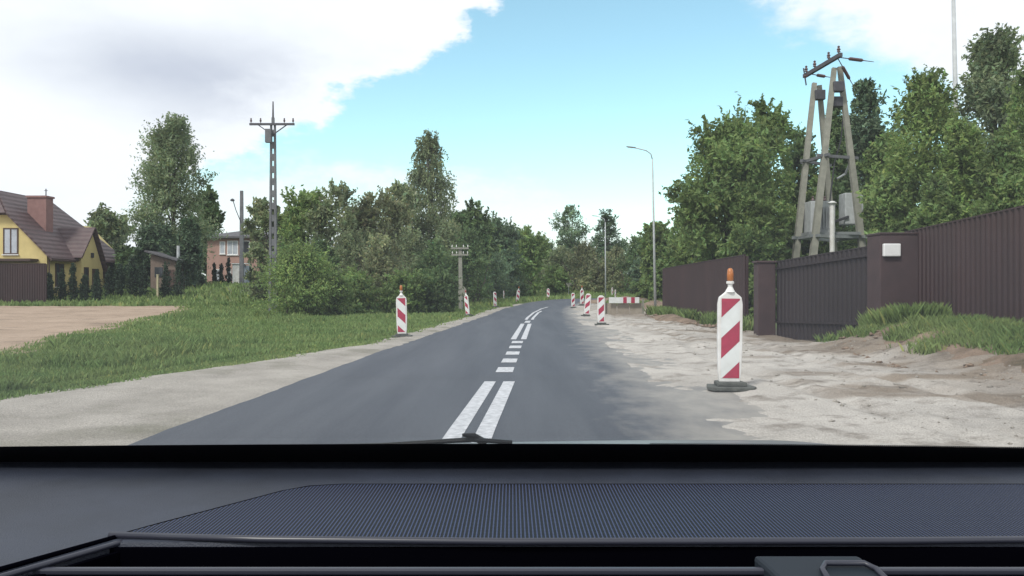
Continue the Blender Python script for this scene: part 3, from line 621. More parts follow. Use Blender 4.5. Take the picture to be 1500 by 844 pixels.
# -- right, behind the fence
for i, (px, Y, yt, hp, lf, pf, bt, nl, lb) in enumerate([
    (965, 66, 328, 34, 'leaf_mid', 'dome', .03, 9000, 'green tree behind the near curved lamp post'),
    (955, 80, 346, 30, 'leaf_blue', 'dome', .03, 7000, 'blue-green tree left of the near curved lamp post'),
    (1005, 55, 312, 40, 'leaf_mid', 'dome', .03, 10000, 'rounded green tree right of the near curved lamp post'),
    (1064, 36, 176, 82, 'leaf_mid', 'dome', .30, 26000, 'big maple with large leafy lobes above the far brown fence'),
    (1020, 42, 282, 36, 'leaf_bright', 'dome', .05, 10000, 'lighter green tree under the big maple, far fence end'),
    (1124, 38, 152, 52, 'leaf_mid', 'dome', .08, 17000, 'upright leafy tree left of the transformer poles'),
    (1098, 33, 292, 52, 'leaf_mid', 'bush', .02, 15000, 'low spreading tree just behind the far fence'),
    (1170, 40, 192, 40, 'leaf_dark', 'dome', .05, 13000, 'dark leafy tree behind the left transformer pole'),
    (1266, 44, 94, 66, 'needle', 'cone', .05, 18000, 'dark pointed spruce rising behind the transformer'),
    (1225, 42, 150, 44, 'leaf_dark', 'cone', .05, 13000, 'dark narrow tree seen between the transformer poles'),
    (1200, 38.5, 262, 42, 'leaf_mid', 'bush', .02, 13000, 'leafy shrub tree behind the transformer box'),
    (1300, 38, 196, 48, 'leaf_mid', 'dome', .03, 14000, 'medium green tree right of the transformer'),
    (1352, 31, 122, 74, 'leaf_bright', 'dome', .05, 19000, 'light green feathery tree left of the tall lamp post'),
    (1300, 29, 262, 40, 'leaf_mid', 'bush', .02, 12000, 'low green tree behind the gate pillar'),
    (1456, 29, 58, 66, 'leaf_silver', 'dome', .10, 26000, 'tallest pale feathery tree at the right behind the fence'),
    (1405, 27, 180, 46, 'leaf_bright', 'dome', .03, 16000, 'light green bushy tree below the tall lamp post'),
    (1512, 25, 90, 56, 'leaf_mid', 'dome', .05, 18000, 'leafy tree at the right edge, cut by the frame'),
    (1372, 23, 262, 50, 'leaf_mid', 'bush', .02, 13000, 'low leafy tree just over the fence right of the pillar'),
    (1470, 21.5, 205, 56, 'leaf_mid', 'bush', .02, 15000, 'dense leafy tree just over the fence at the far right'),
    ]):
    kw = dict(spray=.5, upright=.5, fill=.4) if lf in ('leaf_bright', 'leaf_silver') else dict(spray=.42, fill=.45)
    if lf == 'needle': kw = dict(spray=.45, upright=.3, vflat=.5)
    tree_at(px, Y, yt, hp, lb, leaf=lf, prof=pf, bottom=bt, n_leaf=nl, seed=100 + i, lobes=42 if nl > 12000 else 28, lobe_r=.32 if pf != 'column' else .36, group=GR, lsize=.0027 * Y + .012, **kw)

# far wood closing the horizon (one mass)
def far_wood():
    rg = np.random.default_rng(77); n_ = 60000
    a = rg.uniform(-1.25, 1.25, n_); rad = 175 + 25 * rg.random(n_)
    x = rad * np.sin(a); y = rad * np.cos(a); hmax = 6.5 + 5 * fbm(a * 40, a * 0 + 2, 1, 4); z = 1.0 + hmax * rg.random(n_) ** .8
    P_ = np.stack([x, y, z], 1); t = (.7 + .6 * fbm(a * 60, z * .5, 1, 3))[:, None] * np.ones((1, 3))
    V, A = leaves(P_, .55, t, rg)
    o = link_mesh('woods', np_mesh('woods', V, np.arange(len(V)).reshape(-1, 4), A), None, [M['leaf_blue']])
    tag(o, 'far-off wood closing the horizon behind the houses and the bend', 'woods', kind='stuff')
far_wood()

# thujas
def thuja(label, X, Y, h, r, seed, group):
    z = g1(X, Y)
    return make_tree('thuja', label, 'conifer', (X, Y, z - .03), h, r, leaf='thuja', prof='cone', bottom=.0, n_leaf=2200, lsize=.07, lobes=26, lobe_r=.55, spray=.25, seed=seed, group=group, upright=1.0, vflat=1.4, trunk_r=.04)
TH = [(73, 'thuja nearest the corner of the yellow house'), (91, 'thuja in front of the yellow house window'), (107, 'thuja under the eaves of the yellow house, between house window and porch'), (124, 'thuja left of the yellow porch'), (142, 'thuja at the right corner of the yellow porch')]
for i, (px, lb) in enumerate(TH): thuja('small dark ' + lb, X_(px, 60.5), 60.5, 2.1 + .35 * (i % 3), .42, 200 + i, 'thujas in front of the yellow house')
TH2 = [(160, 'first thuja right of the yellow house'), (176, 'second thuja right of the yellow house'), (193, 'third thuja right of the yellow house'), (209, 'thuja left of the pale wooden post'), (243, 'thuja right of the pale wooden post, in front of the shed'), (262, 'thuja at the right end of the shed')]
for i, (px, lb) in enumerate(TH2): thuja('dark ' + lb, X_(px, 63), 63, 2.3 + .4 * ((i * 7) % 3), .55, 210 + i, 'thujas in front of the shed')
for i, (px, lb) in enumerate([(314, 'leftmost slender thuja in front of the pink house'), (324, 'second slender thuja in front of the pink house'), (335, 'tallest slender thuja in front of the pink house'), (367, 'slender thuja right of the white hut')]):
    thuja('dark ' + lb, X_(px, 78), 78, 2.4 + .5 * (i == 2), .36, 220 + i, 'thujas in front of the pink house')

# ------------------------------------------------------------------ buildings
M['yellow'] = mat('yellow_render', (.60, .49, .22), .9, var=.10, scale=1.2, bump=.2, bscale=30)
M['roof'] = mat('brown_roof_sheet', (.060, .036, .038), .6, col2=(.095, .058, .058), scale=1.5)
add_ribs(M['roof'], 'Z', .9)
M['brick'] = mat('chimney_brick', (.21, .115, .105), .9, col2=(.27, .155, .14), scale=2.2, bump=.3, bscale=15)
M['glass'] = mat('window_glass', (.42, .45, .50), .15, var=.2, scale=1.5)
M['dark_glass'] = mat('dark_window_glass', (.04, .045, .05), .12)
M['frame'] = mat('brown_window_frame', (.07, .04, .03), .6, var=.2, scale=5)
M['white_frame'] = mat('white_window_frame', (.7, .7, .7), .5, var=.05, scale=5)
M['pink'] = mat('pink_render', (.33, .20, .17), .9, col2=(.41, .26, .22), scale=1.0)
M['darkroof'] = mat('dark_roof_felt', (.085, .082, .09), .8, var=.25, scale=1.5)
M['wood'] = mat('weathered_wood', (.13, .095, .075), .85, col2=(.20, .15, .12), scale=4, stretch=(6, 6, .6))
M['pale_wood'] = mat('pale_wood', (.38, .34, .22), .85, var=.2, scale=6)
def window(parent, x0, x1, y, z0, z1, glass, frame, axis='x', mull=1, nrm=-1):
    """framed window; axis x: faces -y at plane y; axis y: faces +x at plane y, spanning depth x0..x1"""
    f = MB(); t = .09
    def bx(mb, a0, a1, c0, c1, d0, d1):
        if axis == 'x': mb.box(a0, a1, y - d1, y - d0, c0, c1)
        else: mb.box(y + d0, y + d1, a0, a1, c0, c1)
    bx(f, x0, x1, z0, z0 + t, 0, .06); bx(f, x0, x1, z1 - t, z1, 0, .06); bx(f, x0, x0 + t, z0 + t, z1 - t, 0, .06); bx(f, x1 - t, x1, z0 + t, z1 - t, 0, .06)
    for i in range(mull): c = x0 + (x1 - x0) * (i + 1) / (mull + 1); bx(f, c - t / 2, c + t / 2, z0 + t, z1 - t, 0, .055)
    fo = f.build('window', frame, parent)
    p = MB(); bx(p, x0 + t, x1 - t, z0 + t, z1 - t, .005, .025); p.build('pane', glass, fo)
    s = MB(); bx(s, x0 - .06, x1 + .06, z0 - .07, z0 - .002, 0, .14); s.build('sill', M['white_frame'], fo)
    return fo
# yellow house
zg = .85
yh = thing('yellow_house', 'yellow house with steep brown roof and two brick chimneys, left edge', 'house', (-38, 66, zg))
X0, X1, Y0, Y1 = -44.6, -35.2, 62.0, 74.0; ez = 4.1; rx_ = (X0 + X1) / 2; rz = ez + (X1 - rx_) * 1.02
wl = MB(); ct = 6.95; half = (rz - ct) / 1.02
wl.poly_prism([(X0, Y0, 0), (X1, Y0, 0), (X1, Y0, ez), (rx_ + half, Y0, ct), (rx_ - half, Y0, ct), (X0, Y0, ez)], (0, Y1 - Y0, 0))
wl.build('wall', M['yellow'], yh)
def slab(mb, pts, th=.14):
    a = Vector(pts[1]) - Vector(pts[0]); b = Vector(pts[-1]) - Vector(pts[0]); nn = a.cross(b).normalized()
    if nn.z < 0: nn = -nn
    mb.poly_prism(pts, nn * th)
rf = MB(); ov = .55; zo = ez - ov * 1.02
yr0 = Y0 + 1.3; yr1 = Y1 - 3.5
slab(rf, [(X1 + ov, Y0 - .5, zo), (X1 + ov, Y1 + .5, zo), (rx_, yr1, rz), (rx_, yr0, rz), (rx_ + half, Y0 - .5, ct)])
slab(rf, [(X0 - ov, Y0 - .5, zo), (X0 - ov, Y1 + .5, zo), (rx_, yr1, rz), (rx_, yr0, rz), (rx_ - half, Y0 - .5, ct)])
slab(rf, [(rx_ - half, Y0 - .5, ct + .01), (rx_ + half, Y0 - .5, ct + .01), (rx_, yr0, rz + .01)])
slab(rf, [(X0 - ov, Y1 + .5, zo), (X1 + ov, Y1 + .5, zo), (rx_, yr1, rz)])
roof = rf.build('roof', M['roof'], yh)
ch = MB(); c0 = X_(58, 65); ch.box(c0 - .74, c0 + .74, 64.6, 65.6, 5.2, 8.55); ch.box(c0 - .82, c0 + .82, 64.5, 65.7, 8.55, 8.7); ch.build('chimney', M['brick'], roof)
ch = MB(); c1 = X_(14, 67); ch.box(c1 - .40, c1 + .40, 66.7, 67.4, 6.5, 8.85); ch.box(c1 - .45, c1 + .45, 66.6, 67.5, 8.85, 8.97); ch.build('chimney', M['brick'], roof)
an = MB(); an.tube([(c0 + .45, 65.1, 8.7), (c0 + .45, 65.1, 9.3)], .04, 6); an.tube([(c0 + .3, 65.1, 9.15), (c0 + .6, 65.1, 9.15)], .02, 5); an.build('antenna', M['dark_steel'], roof)
# wing with gable turned to the road
wx = -34.45; wy0, wy1, wya = 65.5, 69.0, 67.1
wg = MB(); wg.poly_prism([(wx, wy0, 0), (wx, wy1, 0), (wx, wy1, 2.9), (wx, wya, 6.15), (wx, wy0, 4.0)], (-1.2, 0, 0)); wg.build('wing_wall', M['yellow'], yh)
wr = MB(); slab(wr, [(wx + .35, wya, 6.3), (-39.5, wya, 6.3), (-39.5, wy0 - .5, 3.75), (wx + .35, wy0 - .5, 3.75)], .12); slab(wr, [(wx + .35, wya, 6.3), (-36.0, wya, 6.3), (-36.0, wy1 + .5, 2.25), (wx + .35, wy1 + .5, 2.25)], .12); wr.build('wing_roof', M['roof'], yh)
gt = MB(); gt.tube([(X1 + ov + .05, Y0 - .5, zo - .02), (X1 + ov + .05, wy0 - .6, zo - .02)], .07, 8); gt.tube([(X1 + .1, Y0 + .1, zo), (X1 + .12, Y0 + .1, zo - .4), (X1 + .12, Y0 + .1, 1)], .05, 8); gt.build('gutter', M['frame'], yh)
window(yh, X_(5, 62), X_(27, 62), Y0, 3.95, 5.95, M['glass'], M['frame'])
window(yh, 63.1, 64.3, X1, 1.5, 3.3, M['dark_glass'], M['frame'], 'y')
window(yh, 65.9, 66.6, wx, 1.3, 3.1, M['dark_glass'], M['frame'], 'y', 0)
dr = MB(); dr.box(wx, wx + .06, 67.2, 68.2, .9, 3.0); dr.build('door', M['frame'], yh)
bl = MB(); bl.box(X0, X_(45, 61), 60.9, Y0 - .002, 3.42, 3.6); bl.build('canopy', M['frame'], yh)
lm = MB(); lm.box(wx, wx + .12, 67.0, 67.3, 3.9, 4.3); lm.build('wall_lamp', M['dark_steel'], yh)

def fence_run(name, label, p0, p1, z0, top0, top1, m, pitch=.18, depth=.035, posts=(), parent=None, group=None, cat='fence', base2=None):
    """ribbed sheet fence from p0 to p1 (x,y); top heights absolute"""
    o = thing(name, label, cat, (p0[0], p0[1], min(z0, base2 if base2 is not None else z0)), group) if parent is None else parent
    a = Vector((p0[0], p0[1], 0)); b = Vector((p1[0], p1[1], 0)); L = (b - a).length; d = (b - a) / L; nn = Vector((d.y, -d.x, 0)); mb = MB(); k = 0; s = 0; prof = [(0, 0), (.08, 0), (.11, 1), (.15, 1)]
    col = []
    while s < L:
        for q, r in prof:
            u = s + q * pitch / .18
            if u <= L: col.append((u, r))
        s += pitch
    col.append((L, 0)); vs = []; fs = []; b2 = z0 if base2 is None else base2
    for side in (0, 1):
        for u, r in col:
            p = a + d * u + nn * (depth * r - .012 * side); f_ = u / L
            zt = top0 + (top1 - top0) * f_; zb_ = z0 + (b2 - z0) * f_; vs += [(p.x, p.y, zb_), (p.x, p.y, zt)]
    n_ = len(col)
    for side in (0, 1):
        for i in range(n_ - 1): q = (side * n_ + i) * 2; fs.append((q, q + 2, q + 3, q + 1))
    for i in range(n_ - 1): q = i * 2; r_ = (n_ + i) * 2; fs.append((q + 1, q + 3, r_ + 3, r_ + 1))
    mb.add(vs, fs); mb.build('panel', m, o, fixn=False)
    for f_ in posts:
        p = a + d * (L * f_) - nn * .06; zt = top0 + (top1 - top0) * f_ - .03; pm = MB(); ang = math.atan2(d.y, d.x); pm.box(p.x - .04, p.x + .04, p.y - .04, p.y + .04, z0 - .1, zt, rot=ang); pm.build('post', m, o)
    cp = MB(); cp.beam((p0[0], p0[1], top0 + .012), (p1[0], p1[1], top1 + .012), .07, .03); cp.build('cap_rail', m, o)
    return o
fence_run('fence', 'dark brown ribbed fence in front of the yellow house', (-52, 59.5), (X_(67, 59), 59.0), .3, 3.15, 3.15, M['fence'], posts=(0, .25, .5, .75, 1))
# low mesh fence by the thujas is not readable in the photo; a pale post stands there
pp = MB(); xq = X_(231, 62.4); pp.box(-.07, .07, -.07, .07, -.1, 1.75); pp.box(-.09, .09, -.09, .09, 1.75, 1.82); po = pp.build('wooden_post', M['pale_wood']); po.location = (xq, 62.4, g1(xq, 62.4)); tag(po, 'short pale wooden post standing among the dark thujas', 'post')
# shed
xs0, xs1 = X_(226, 67), X_(262, 67); zs = 1.0
sh = thing('shed', 'small brown wooden shed with sloping roof among dark conifers', 'shed', (xs0, 67, zs))
mb = MB(); mb.poly_prism([(xs0, 66.3, zs), (xs1, 66.3, zs), (xs1, 66.3, 3.6), (xs0, 66.3, 4.15)], (0, 3, 0)); mb.build('wall', M['wood'], sh)
mb = MB(); slab(mb, [(xs0 - .3, 65.8, 4.33), (xs1 + .35, 65.8, 3.58), (xs1 + .35, 69.6, 3.58), (xs0 - .3, 69.6, 4.33)], .12); rfo = mb.build('roof', M['darkroof'], sh)
mb = MB(); mb.tube([(xs1 - .25, 67.5, 3.7), (xs1 - .25, 67.5, 4.9)], .13, 10); mb.build('flue_pipe', M['grey_paint'], rfo)
mb = MB(); mb.box(xs0 + .35, xs0 + 1.0, 66.25, 66.298, 2.3, 3.1); mb.build('window', M['dark_glass'], sh)
mb = MB(); mb.box(xs1 - .9, xs1 - .1, 66.24, 66.298, 1.05, 2.9); mb.build('door', M['frame'], sh)
# pink house
px0, px1 = X_(303, 92), X_(398, 92); zp = 1.1
ph = thing('pink_house', 'pinkish brick house with dark roof partly hidden behind scrub', 'house', (px0, 92, zp))
mb = MB(); mb.box(px0, px1, 92, 101, 0.2, 7.3); mb.build('wall', M['pink'], ph)
mb = MB(); hx = .6
mb.add([(px0 - hx, 91.4, 7.25), (px1 + hx, 91.4, 7.25), (px1 + hx, 101.6, 7.25), (px0 - hx, 101.6, 7.25), (px0 + 3, 96.5, 8.3), (px1 - 3, 96.5, 8.3),
        (px0 - hx, 91.4, 7.05), (px1 + hx, 91.4, 7.05), (px1 + hx, 101.6, 7.05), (px0 - hx, 101.6, 7.05)],
       [(0, 1, 5, 4), (1, 2, 5), (2, 3, 4, 5), (3, 0, 4), (6, 7, 1, 0), (7, 8, 2, 1), (8, 9, 3, 2), (9, 6, 0, 3), (9, 8, 7, 6)]); mb.build('roof', M['darkroof'], ph)
window(ph, X_(322, 92), X_(330, 92), 92, 5.3, 6.7, M['glass'], M['white_frame'], 'x', 0)
window(ph, X_(333, 92), X_(349, 92), 92, 5.2, 6.8, M['glass'], M['white_frame'], 'x', 1)
window(ph, X_(356, 92), X_(366, 92), 92, 5.2, 6.8, M['dark_glass'], M['white_frame'], 'x', 0)
for a_, b_ in ((316, 323), (333, 339), (345, 349)): window(ph, X_(a_, 92), X_(b_, 92), 92, 2.0, 3.6, M['glass'], M['white_frame'], 'x', 0)
# white hut
hx0, hx1 = X_(343, 76), X_(356, 76); zh = g1((hx0 + hx1) / 2, 76)
hu = thing('hut', 'narrow white hut standing on the grass before the pink house', 'hut', (hx0, 76, zh)); M['hutw'] = mat('white_panel', (.66, .69, .70), .6, var=.06, scale=3); M['hutg'] = mat('grey_blue_panel', (.22, .25, .30), .6, var=.1, scale=3)
mb = MB(); mb.box(hx0, hx1, 75.5, 76.6, zh, zh + 2.1); mb.build('wall', M['hutw'], hu, bevel=.02)
mb = MB(); mb.box(hx1 + .002, hx1 + .40, 75.7, 76.6, zh, zh + 2.0); mb.build('side_cabin', M['hutg'], hu, bevel=.02)
mb = MB(); mb.box(hx0 - .05, hx1 + .45, 75.4, 76.7, zh + 2.102, zh + 2.18); mb.build('roof', M['hutw'], hu, bevel=.02)
mb = MB(); mb.box(hx0 + .15, hx1 - .1, 75.46, 75.498, zh + .1, zh + 1.9); mb.build('door', M['white_plastic'], hu)

# ------------------------------------------------------------------ poles
def ladder_pole(mb, x, y, z0, z1, w0, w1, d, rungs=True):
    """pierced concrete pole: two legs joined by webs"""
    n_ = 16
    for s in (-1, 1): mb.beam((x + s * w0 * .36, y, z0), (x + s * w1 * .36, y, z1), w0 * .30, d, w1 * .32, d * .7)
    for i in range(n_ + 1):
        u = i / n_; z = z0 + (z1 - z0) * u; w_ = w0 + (w1 - w0) * u; mb.box(x - w_ * .25, x + w_ * .25, y - d * .32, y + d * .32, z - .05, z + .30)
def insulator(mb, p, up=1, s=1.0):
    mb.lathe([(.02 * s, 0), (.02 * s, .06 * s * up), (.06 * s, .07 * s * up), (.035 * s, .12 * s * up), (.065 * s, .14 * s * up), (.03 * s, .2 * s * up), (.045 * s, .24 * s * up), (.01 * s, .27 * s * up)], p, 8)
xp, yp = X_(400, 43), 43; zp0 = g1(xp, yp)
pl = thing('utility_pole', 'tall concrete utility pole with wide crossarm above the left scrub', 'utility pole', (xp, yp, zp0))
mb = MB(); ladder_pole(mb, xp, yp, zp0 - .2, 10.0, .44, .27, .2); mb.build('pole', M['dark_concrete'], pl)
mb = MB(); mb.beam((xp, yp, 10.0), (xp, yp, 11.15), .10, .10, .05, .05); mb.build('top_spike', M['dark_steel'], pl)
mb = MB(); mb.box(xp - 1.2, xp + 1.15, yp - .16, yp - .06, 9.88, 9.99); mb.beam((xp - .75, yp - .11, 9.9), (xp - .05, yp - .11, 9.4), .05, .05); mb.beam((xp + .75, yp - .11, 9.9), (xp + .05, yp - .11, 9.4), .05, .05); arm = mb.build('crossarm', M['dark_steel'], pl)
for q in (-1.12, -.62, .62, 1.08):
    mb = MB(); insulator(mb, (xp + q, yp - .11, 9.99), 1, 1.0); mb.build('insulator', M['porcelain'], arm)
mb = MB(); mb.box(xp - .32, xp - .02, yp - .36, yp - .105, 8.95, 9.65); mb.build('junction_box', M['dark_concrete'], pl)
xp, yp = X_(354, 73), 73; zp0 = g1(xp, yp)
pl = thing('utility_pole', 'thin distant pole with a small lamp arm by the pink house', 'utility pole', (xp, yp, zp0))
mb = MB(); mb.beam((xp, yp, zp0 - .2), (xp, yp, 10.1), .36, .3, .24, .22); mb.build('pole', M['dark_concrete'], pl)
mb = MB(); mb.tube([(xp, yp - .1, 7.2), (xp - .4, yp - .4, 8.4), (xp - .6, yp - .5, 9.2)], .035, 6); mb.build('arm', M['dark_steel'], pl)
mb = MB(); mb.lathe([(.05, .2), (.18, .1), (.2, 0), (.1, -.05)], (xp - .65, yp - .5, 9.15), 10); mb.build('lamp_head', M['dark_steel'], pl)
xp, yp = X_(674, 49), 49; zp0 = g1(xp, yp)
pl = thing('utility_pole', 'low concrete pole with two short crossarms beside the left verge', 'utility pole', (xp, yp, zp0))
mb = MB(); mb.beam((xp + .05, yp, zp0 - .2), (xp, yp, 3.8), .26, .22, .19, .17); mb.build('pole', M['concrete'], pl)
for z, w_ in ((3.74, .52), (3.35, .5)):
    mb = MB(); mb.box(xp - w_, xp + w_, yp - .18, yp - .09, z - .05, z + .05); arm = mb.build('crossarm', M['concrete'], pl)
    for q in (-.9, -.4, .4, .9):
        m2 = MB(); insulator(m2, (xp + q * w_, yp - .13, z + .05), 1, .6); m2.build('insulator', M['white_plastic'], arm)
# small round sign at its foot
xp, yp = X_(677, 46), 46; zp0 = g1(xp, yp)
sg = thing('road_sign', 'grey back of a small round road sign under the double-armed pole', 'road sign', (xp, yp, zp0))
mb = MB(); mb.tube([(xp, yp, zp0), (xp, yp, 1.45)], .03, 8); mb.build('post', M['steel'], sg)
mb = MB(); n_ = 20; mb.poly_prism([(xp + .24 * math.cos(i * 2 * math.pi / n_), yp - .05, 1.2 + .27 * math.sin(i * 2 * math.pi / n_)) for i in range(n_)], (0, .015, 0)); mb.build('sign_plate', M['concrete'], sg)
xp, yp = X_(833, 99), 99; zp0 = g1(xp, yp)
sg = thing('road_sign', 'tiny pale triangular sign on the far grass bank', 'road sign', (xp, yp, zp0))
mb = MB(); mb.tube([(xp, yp, zp0), (xp, yp, zp0 + 1.4)], .03, 8); mb.build('post', M['steel'], sg)
mb = MB(); mb.poly_prism([(xp - .36, yp - .05, zp0 + 1.45), (xp + .36, yp - .05, zp0 + 1.45), (xp, yp - .05, zp0 + .85)], (0, .02, 0)); mb.build('sign_plate', M['concrete'], sg)

# street lamps
def street_lamp(px, Y, label, hgt, lean, armlen=1.35, sc=1.0, th=1.0):
    x = X_(px, Y); z = g1(x, Y); o = thing('street_lamp', label, 'street lamp', (x, Y, z), 'street lamps on the right side of the road')
    mb = MB(); tx = x + lean * hgt; bend = [(tx + lean, Y, z + hgt), (tx - .10 * sc, Y, z + hgt + .32), (tx - .38 * sc, Y, z + hgt + .52), (tx - armlen, Y, z + hgt + .70)]
    mb.tube([(x, Y, z - .1), (x + lean * hgt * .5, Y, z + hgt * .5), (tx, Y, z + hgt)], [.085 * th, .065 * th, .048 * th], 10); mb.build('pole', M['grey_paint'], o, smooth=True)
    mb = MB(); mb.tube([(tx, Y, z + hgt - .05)] + bend[1:], .036, 8); mb.build('arm', M['grey_paint'], o, smooth=True)
    mb = MB(); e = bend[-1]; mb.beam((e[0] + .05, Y, e[2]), (e[0] - .5, Y, e[2] + .07), .2, .07, .16, .04, side=(0, 1, 0)); hdd = mb.build('lamp_head', M['steel'], o, bevel=.015)
    m2 = MB(); m2.beam((e[0] - .12, Y, e[2] - .025), (e[0] - .42, Y, e[2] + .012), .12, .02, side=(0, 1, 0)); m2.build('lens', M['white_plastic'], hdd)
    m3 = MB(); m3.box(x - .11, x + .11, Y - .11, Y + .11, z - .1, z + .12); m3.build('base', M['concrete'], o)
    return o
street_lamp(960, 50, 'grey street lamp with curved arm, nearest beyond the barrier', 9.2, -.019, 1.1)
street_lamp(887, 92, 'thin far street lamp behind the barrier', 8.5, -.004, 1.0)
street_lamp(1407, 31.5, 'tall lamp post rising out of the trees, its top cut by the frame', 12.4, -.022, 1.5, th=1.5)

# transformer station
tt = thing('transformer_station', 'four-legged concrete pole transformer station behind the fence', 'transformer', (P(1215, 425, 34).x, 34, 0))
legs = [((1166, 372, 34.6), (1193, 122, 35.4)), ((1221, 366, 36.4), (1200, 125, 35.6)), ((1192, 366, 33.2), (1222, 100, 33.9)), ((1262, 356, 34.0), (1230, 98, 34.1))]
for (a, b) in legs:
    p0 = P(*a); p1 = P(*b); d_ = (p1 - p0); p0 = p0 - d_ * (p0.z / d_.z); mb = MB(); mb.beam(p0, p1, .30, .25, .18, .16); mb.build('leg', M['concrete'], tt)
def pt(i, z):
    p0 = P(*legs[i][0]); p1 = P(*legs[i][1]); return p0 + (p1 - p0) * ((z - p0.z) / (p1.z - p0.z))
for z in (6.75, 3.45):
    for i, j in ((0, 1), (2, 3), (0, 2), (1, 3)):
        if z > 6 and (i, j) == (1, 3): continue
        a = pt(i, z); b = pt(j, z); e = (b - a).normalized() * .35; mb = MB(); mb.beam(a - e, b + e, .12, .12, side=(0, 0, 1)); mb.build('brace', M['dark_concrete'] if z > 6 else M['steel'], tt)
a = P(1178, 112, 36.0); b = P(1232, 80, 33.2); mb = MB(); mb.beam(a, b, .16, .14, side=(0, 0, 1)); arm = mb.build('crossarm', M['dark_steel'], tt)
for u in (.06, .30, .68, .94):
    p = a.lerp(b, u) + Vector((0, 0, .07)); mb = MB(); insulator(mb, p, 1, 1.3); mb.build('insulator', M['porcelain'], arm)
for u, q in ((.12, (-.25, -.1, -.05)), (.96, (1.4, 0, -.18)), (.92, (.9, .5, -1.1)), (.2, (.9, 0, -.15))):
    p = a.lerp(b, u) + Vector((0, 0, -.08 if q[2] < 0 else .1)); e = p + Vector(q); mb = MB(); mb.tube([p, p.lerp(e, .25), p.lerp(e, .3), p.lerp(e, .65), p.lerp(e, .7), e], [.02, .02, .07, .07, .02, .012], 6); mb.build('strain_insulator', M['porcelain'], arm)
p = P(1178, 135, 35.5); mb = MB(); mb.tube([P(1181, 125, 35.8), P(1177, 100, 35.8)], .03, 6); mb.build('arrester', M['dark_steel'], tt)
for px_, py_, Y_ in ((1226, 128, 33.9), (1224, 150, 34.2), (1199, 140, 35.4)):
    p = P(px_, py_, Y_); mb = MB(); mb.box(p.x - .22, p.x + .22, p.y - .25, p.y + .05, p.z - .22, p.z + .2); mb.build('fuse_switch', M['dark_steel'], tt, bevel=.03)
mb = MB(); mb.tube([P(1237, 150, 34.2), P(1232, 205, 34.6), P(1222, 240, 34.8), P(1215, 300, 34.8)], .03, 6); mb.build('cable', M['dark_steel'], tt)
mb = MB(); mb.tube([P(1247, 235, 34.4), P(1238, 255, 34.8), P(1226, 262, 34.8)], .05, 6); mb.build('cable', M['steel'], tt)
# platform, tank, cabinets
mb = MB(); a = pt(0, 3.55); b = pt(3, 3.55); mb.box(a.x + .1, b.x - .1, 33.7, 35.5, 3.53, 3.65); mb.build('platform', M['steel'], tt)
p = P(1200, 335, 34.4); mb = MB(); mb.box(p.x - .50, p.x + .52, 34.0, 34.9, 3.66, 4.95); 
for i in range(7): mb.box(p.x - .38 + i * .12, p.x - .34 + i * .12, 33.88, 33.998, 3.8, 4.7)
tk = mb.build('transformer_tank', M['grey_paint'], tt, bevel=.02)
for q in (-.25, 0, .25):
    mb = MB(); insulator(mb, (p.x + q, 34.45, 4.85), 1, 1.3); mb.build('bushing', M['porcelain'], tk)
p = P(1219, 335, 33.4); mb = MB(); mb.tube([(p.x, 33.4, 2.2), (p.x, 33.4, 4.75)], .10, 12); mb.lathe([(.15, 0), (.2, .05), (.05, .12)], (p.x, 33.4, 4.75), 12); mb.build('cable_duct', M['white_plastic'], tt)
p = P(1250, 300, 34.3); mb = MB(); mb.box(p.x - .42, p.x + .34, 34.1, 34.8, 4.0, 5.3); mb.build('switch_cabinet', M['grey_paint'], tt, bevel=.03)
mb = MB(); mb.beam((p.x - .3, 34.05, 4.3), (p.x - 1.0, 34.1, 4.05), .1, .08); mb.build('bracket', M['dark_steel'], tt)

# ------------------------------------------------------------------ right-hand fence and gate
fence_run('fence', 'far brown ribbed fence panel left of the gate, below the maple', (7.36, 40), (7.28, 25.6), -.05, 2.28, 2.34, M['fence'], posts=(0, .25, .5, .75, 1))
fence_run('fence', 'recessed dark fence strip beside the narrow gate post', (7.55, 25.4), (7.5, 23.7), -.2, 2.1, 2.08, M['gate'], posts=(0,))
gp = thing('gate_post', 'narrow brown gate post at the left end of the dark gate', 'gate post', (7.2, 23.4, -.2)); mb = MB(); mb.box(6.97, 7.47, 23.2, 23.65, -.25, 2.02); mb.build('shaft', M['pillar'], gp, bevel=.02)
mb = MB(); mb.box(6.93, 7.51, 23.16, 23.69, 2.022, 2.08); mb.build('cap', M['pillar'], gp, bevel=.015)
gt_ = fence_run('gate', 'wide dark ribbed metal gate between narrow post and thick pillar', (7.5, 23.2), (8.52, 19.2), -.12, 2.04, 2.28, M['gate'], cat='gate', base2=.02)
mb = MB(); mb.beam((7.46, 23.15, .35), (8.46, 19.25, .45), .05, .07, side=(0, 0, 1)); mb.build('gate_rail', M['gate'], gt_)
mb = MB(); mb.beam((7.46, 23.15, 1.85), (8.46, 19.25, 2.08), .05, .07, side=(0, 0, 1)); mb.build('gate_rail', M['gate'], gt_)
gp = thing('gate_pillar', 'thick brown gate pillar bearing a small white plate', 'gate pillar', (8.85, 18.8, .2)); mb = MB(); mb.box(8.36, 9.28, 18.6, 19.3, -.1, 2.5); mb.build('shaft', M['pillar'], gp, bevel=.02)
mb = MB(); mb.box(8.345, 9.295, 18.585, 19.315, 2.502, 2.56); mb.build('cap', M['fence'], gp, bevel=.015)
mb = MB(); mb.box(X_(1295, 18.5), X_(1320, 18.5), 18.50, 18.598, 2.01, 2.30); mbx = mb.build('letter_box', mat('white_painted_box', (.72, .72, .72), .4, var=.06, scale=8), bevel=.02); tag(mbx, 'small white letter box fixed high on the thick brown pillar', 'letter box')
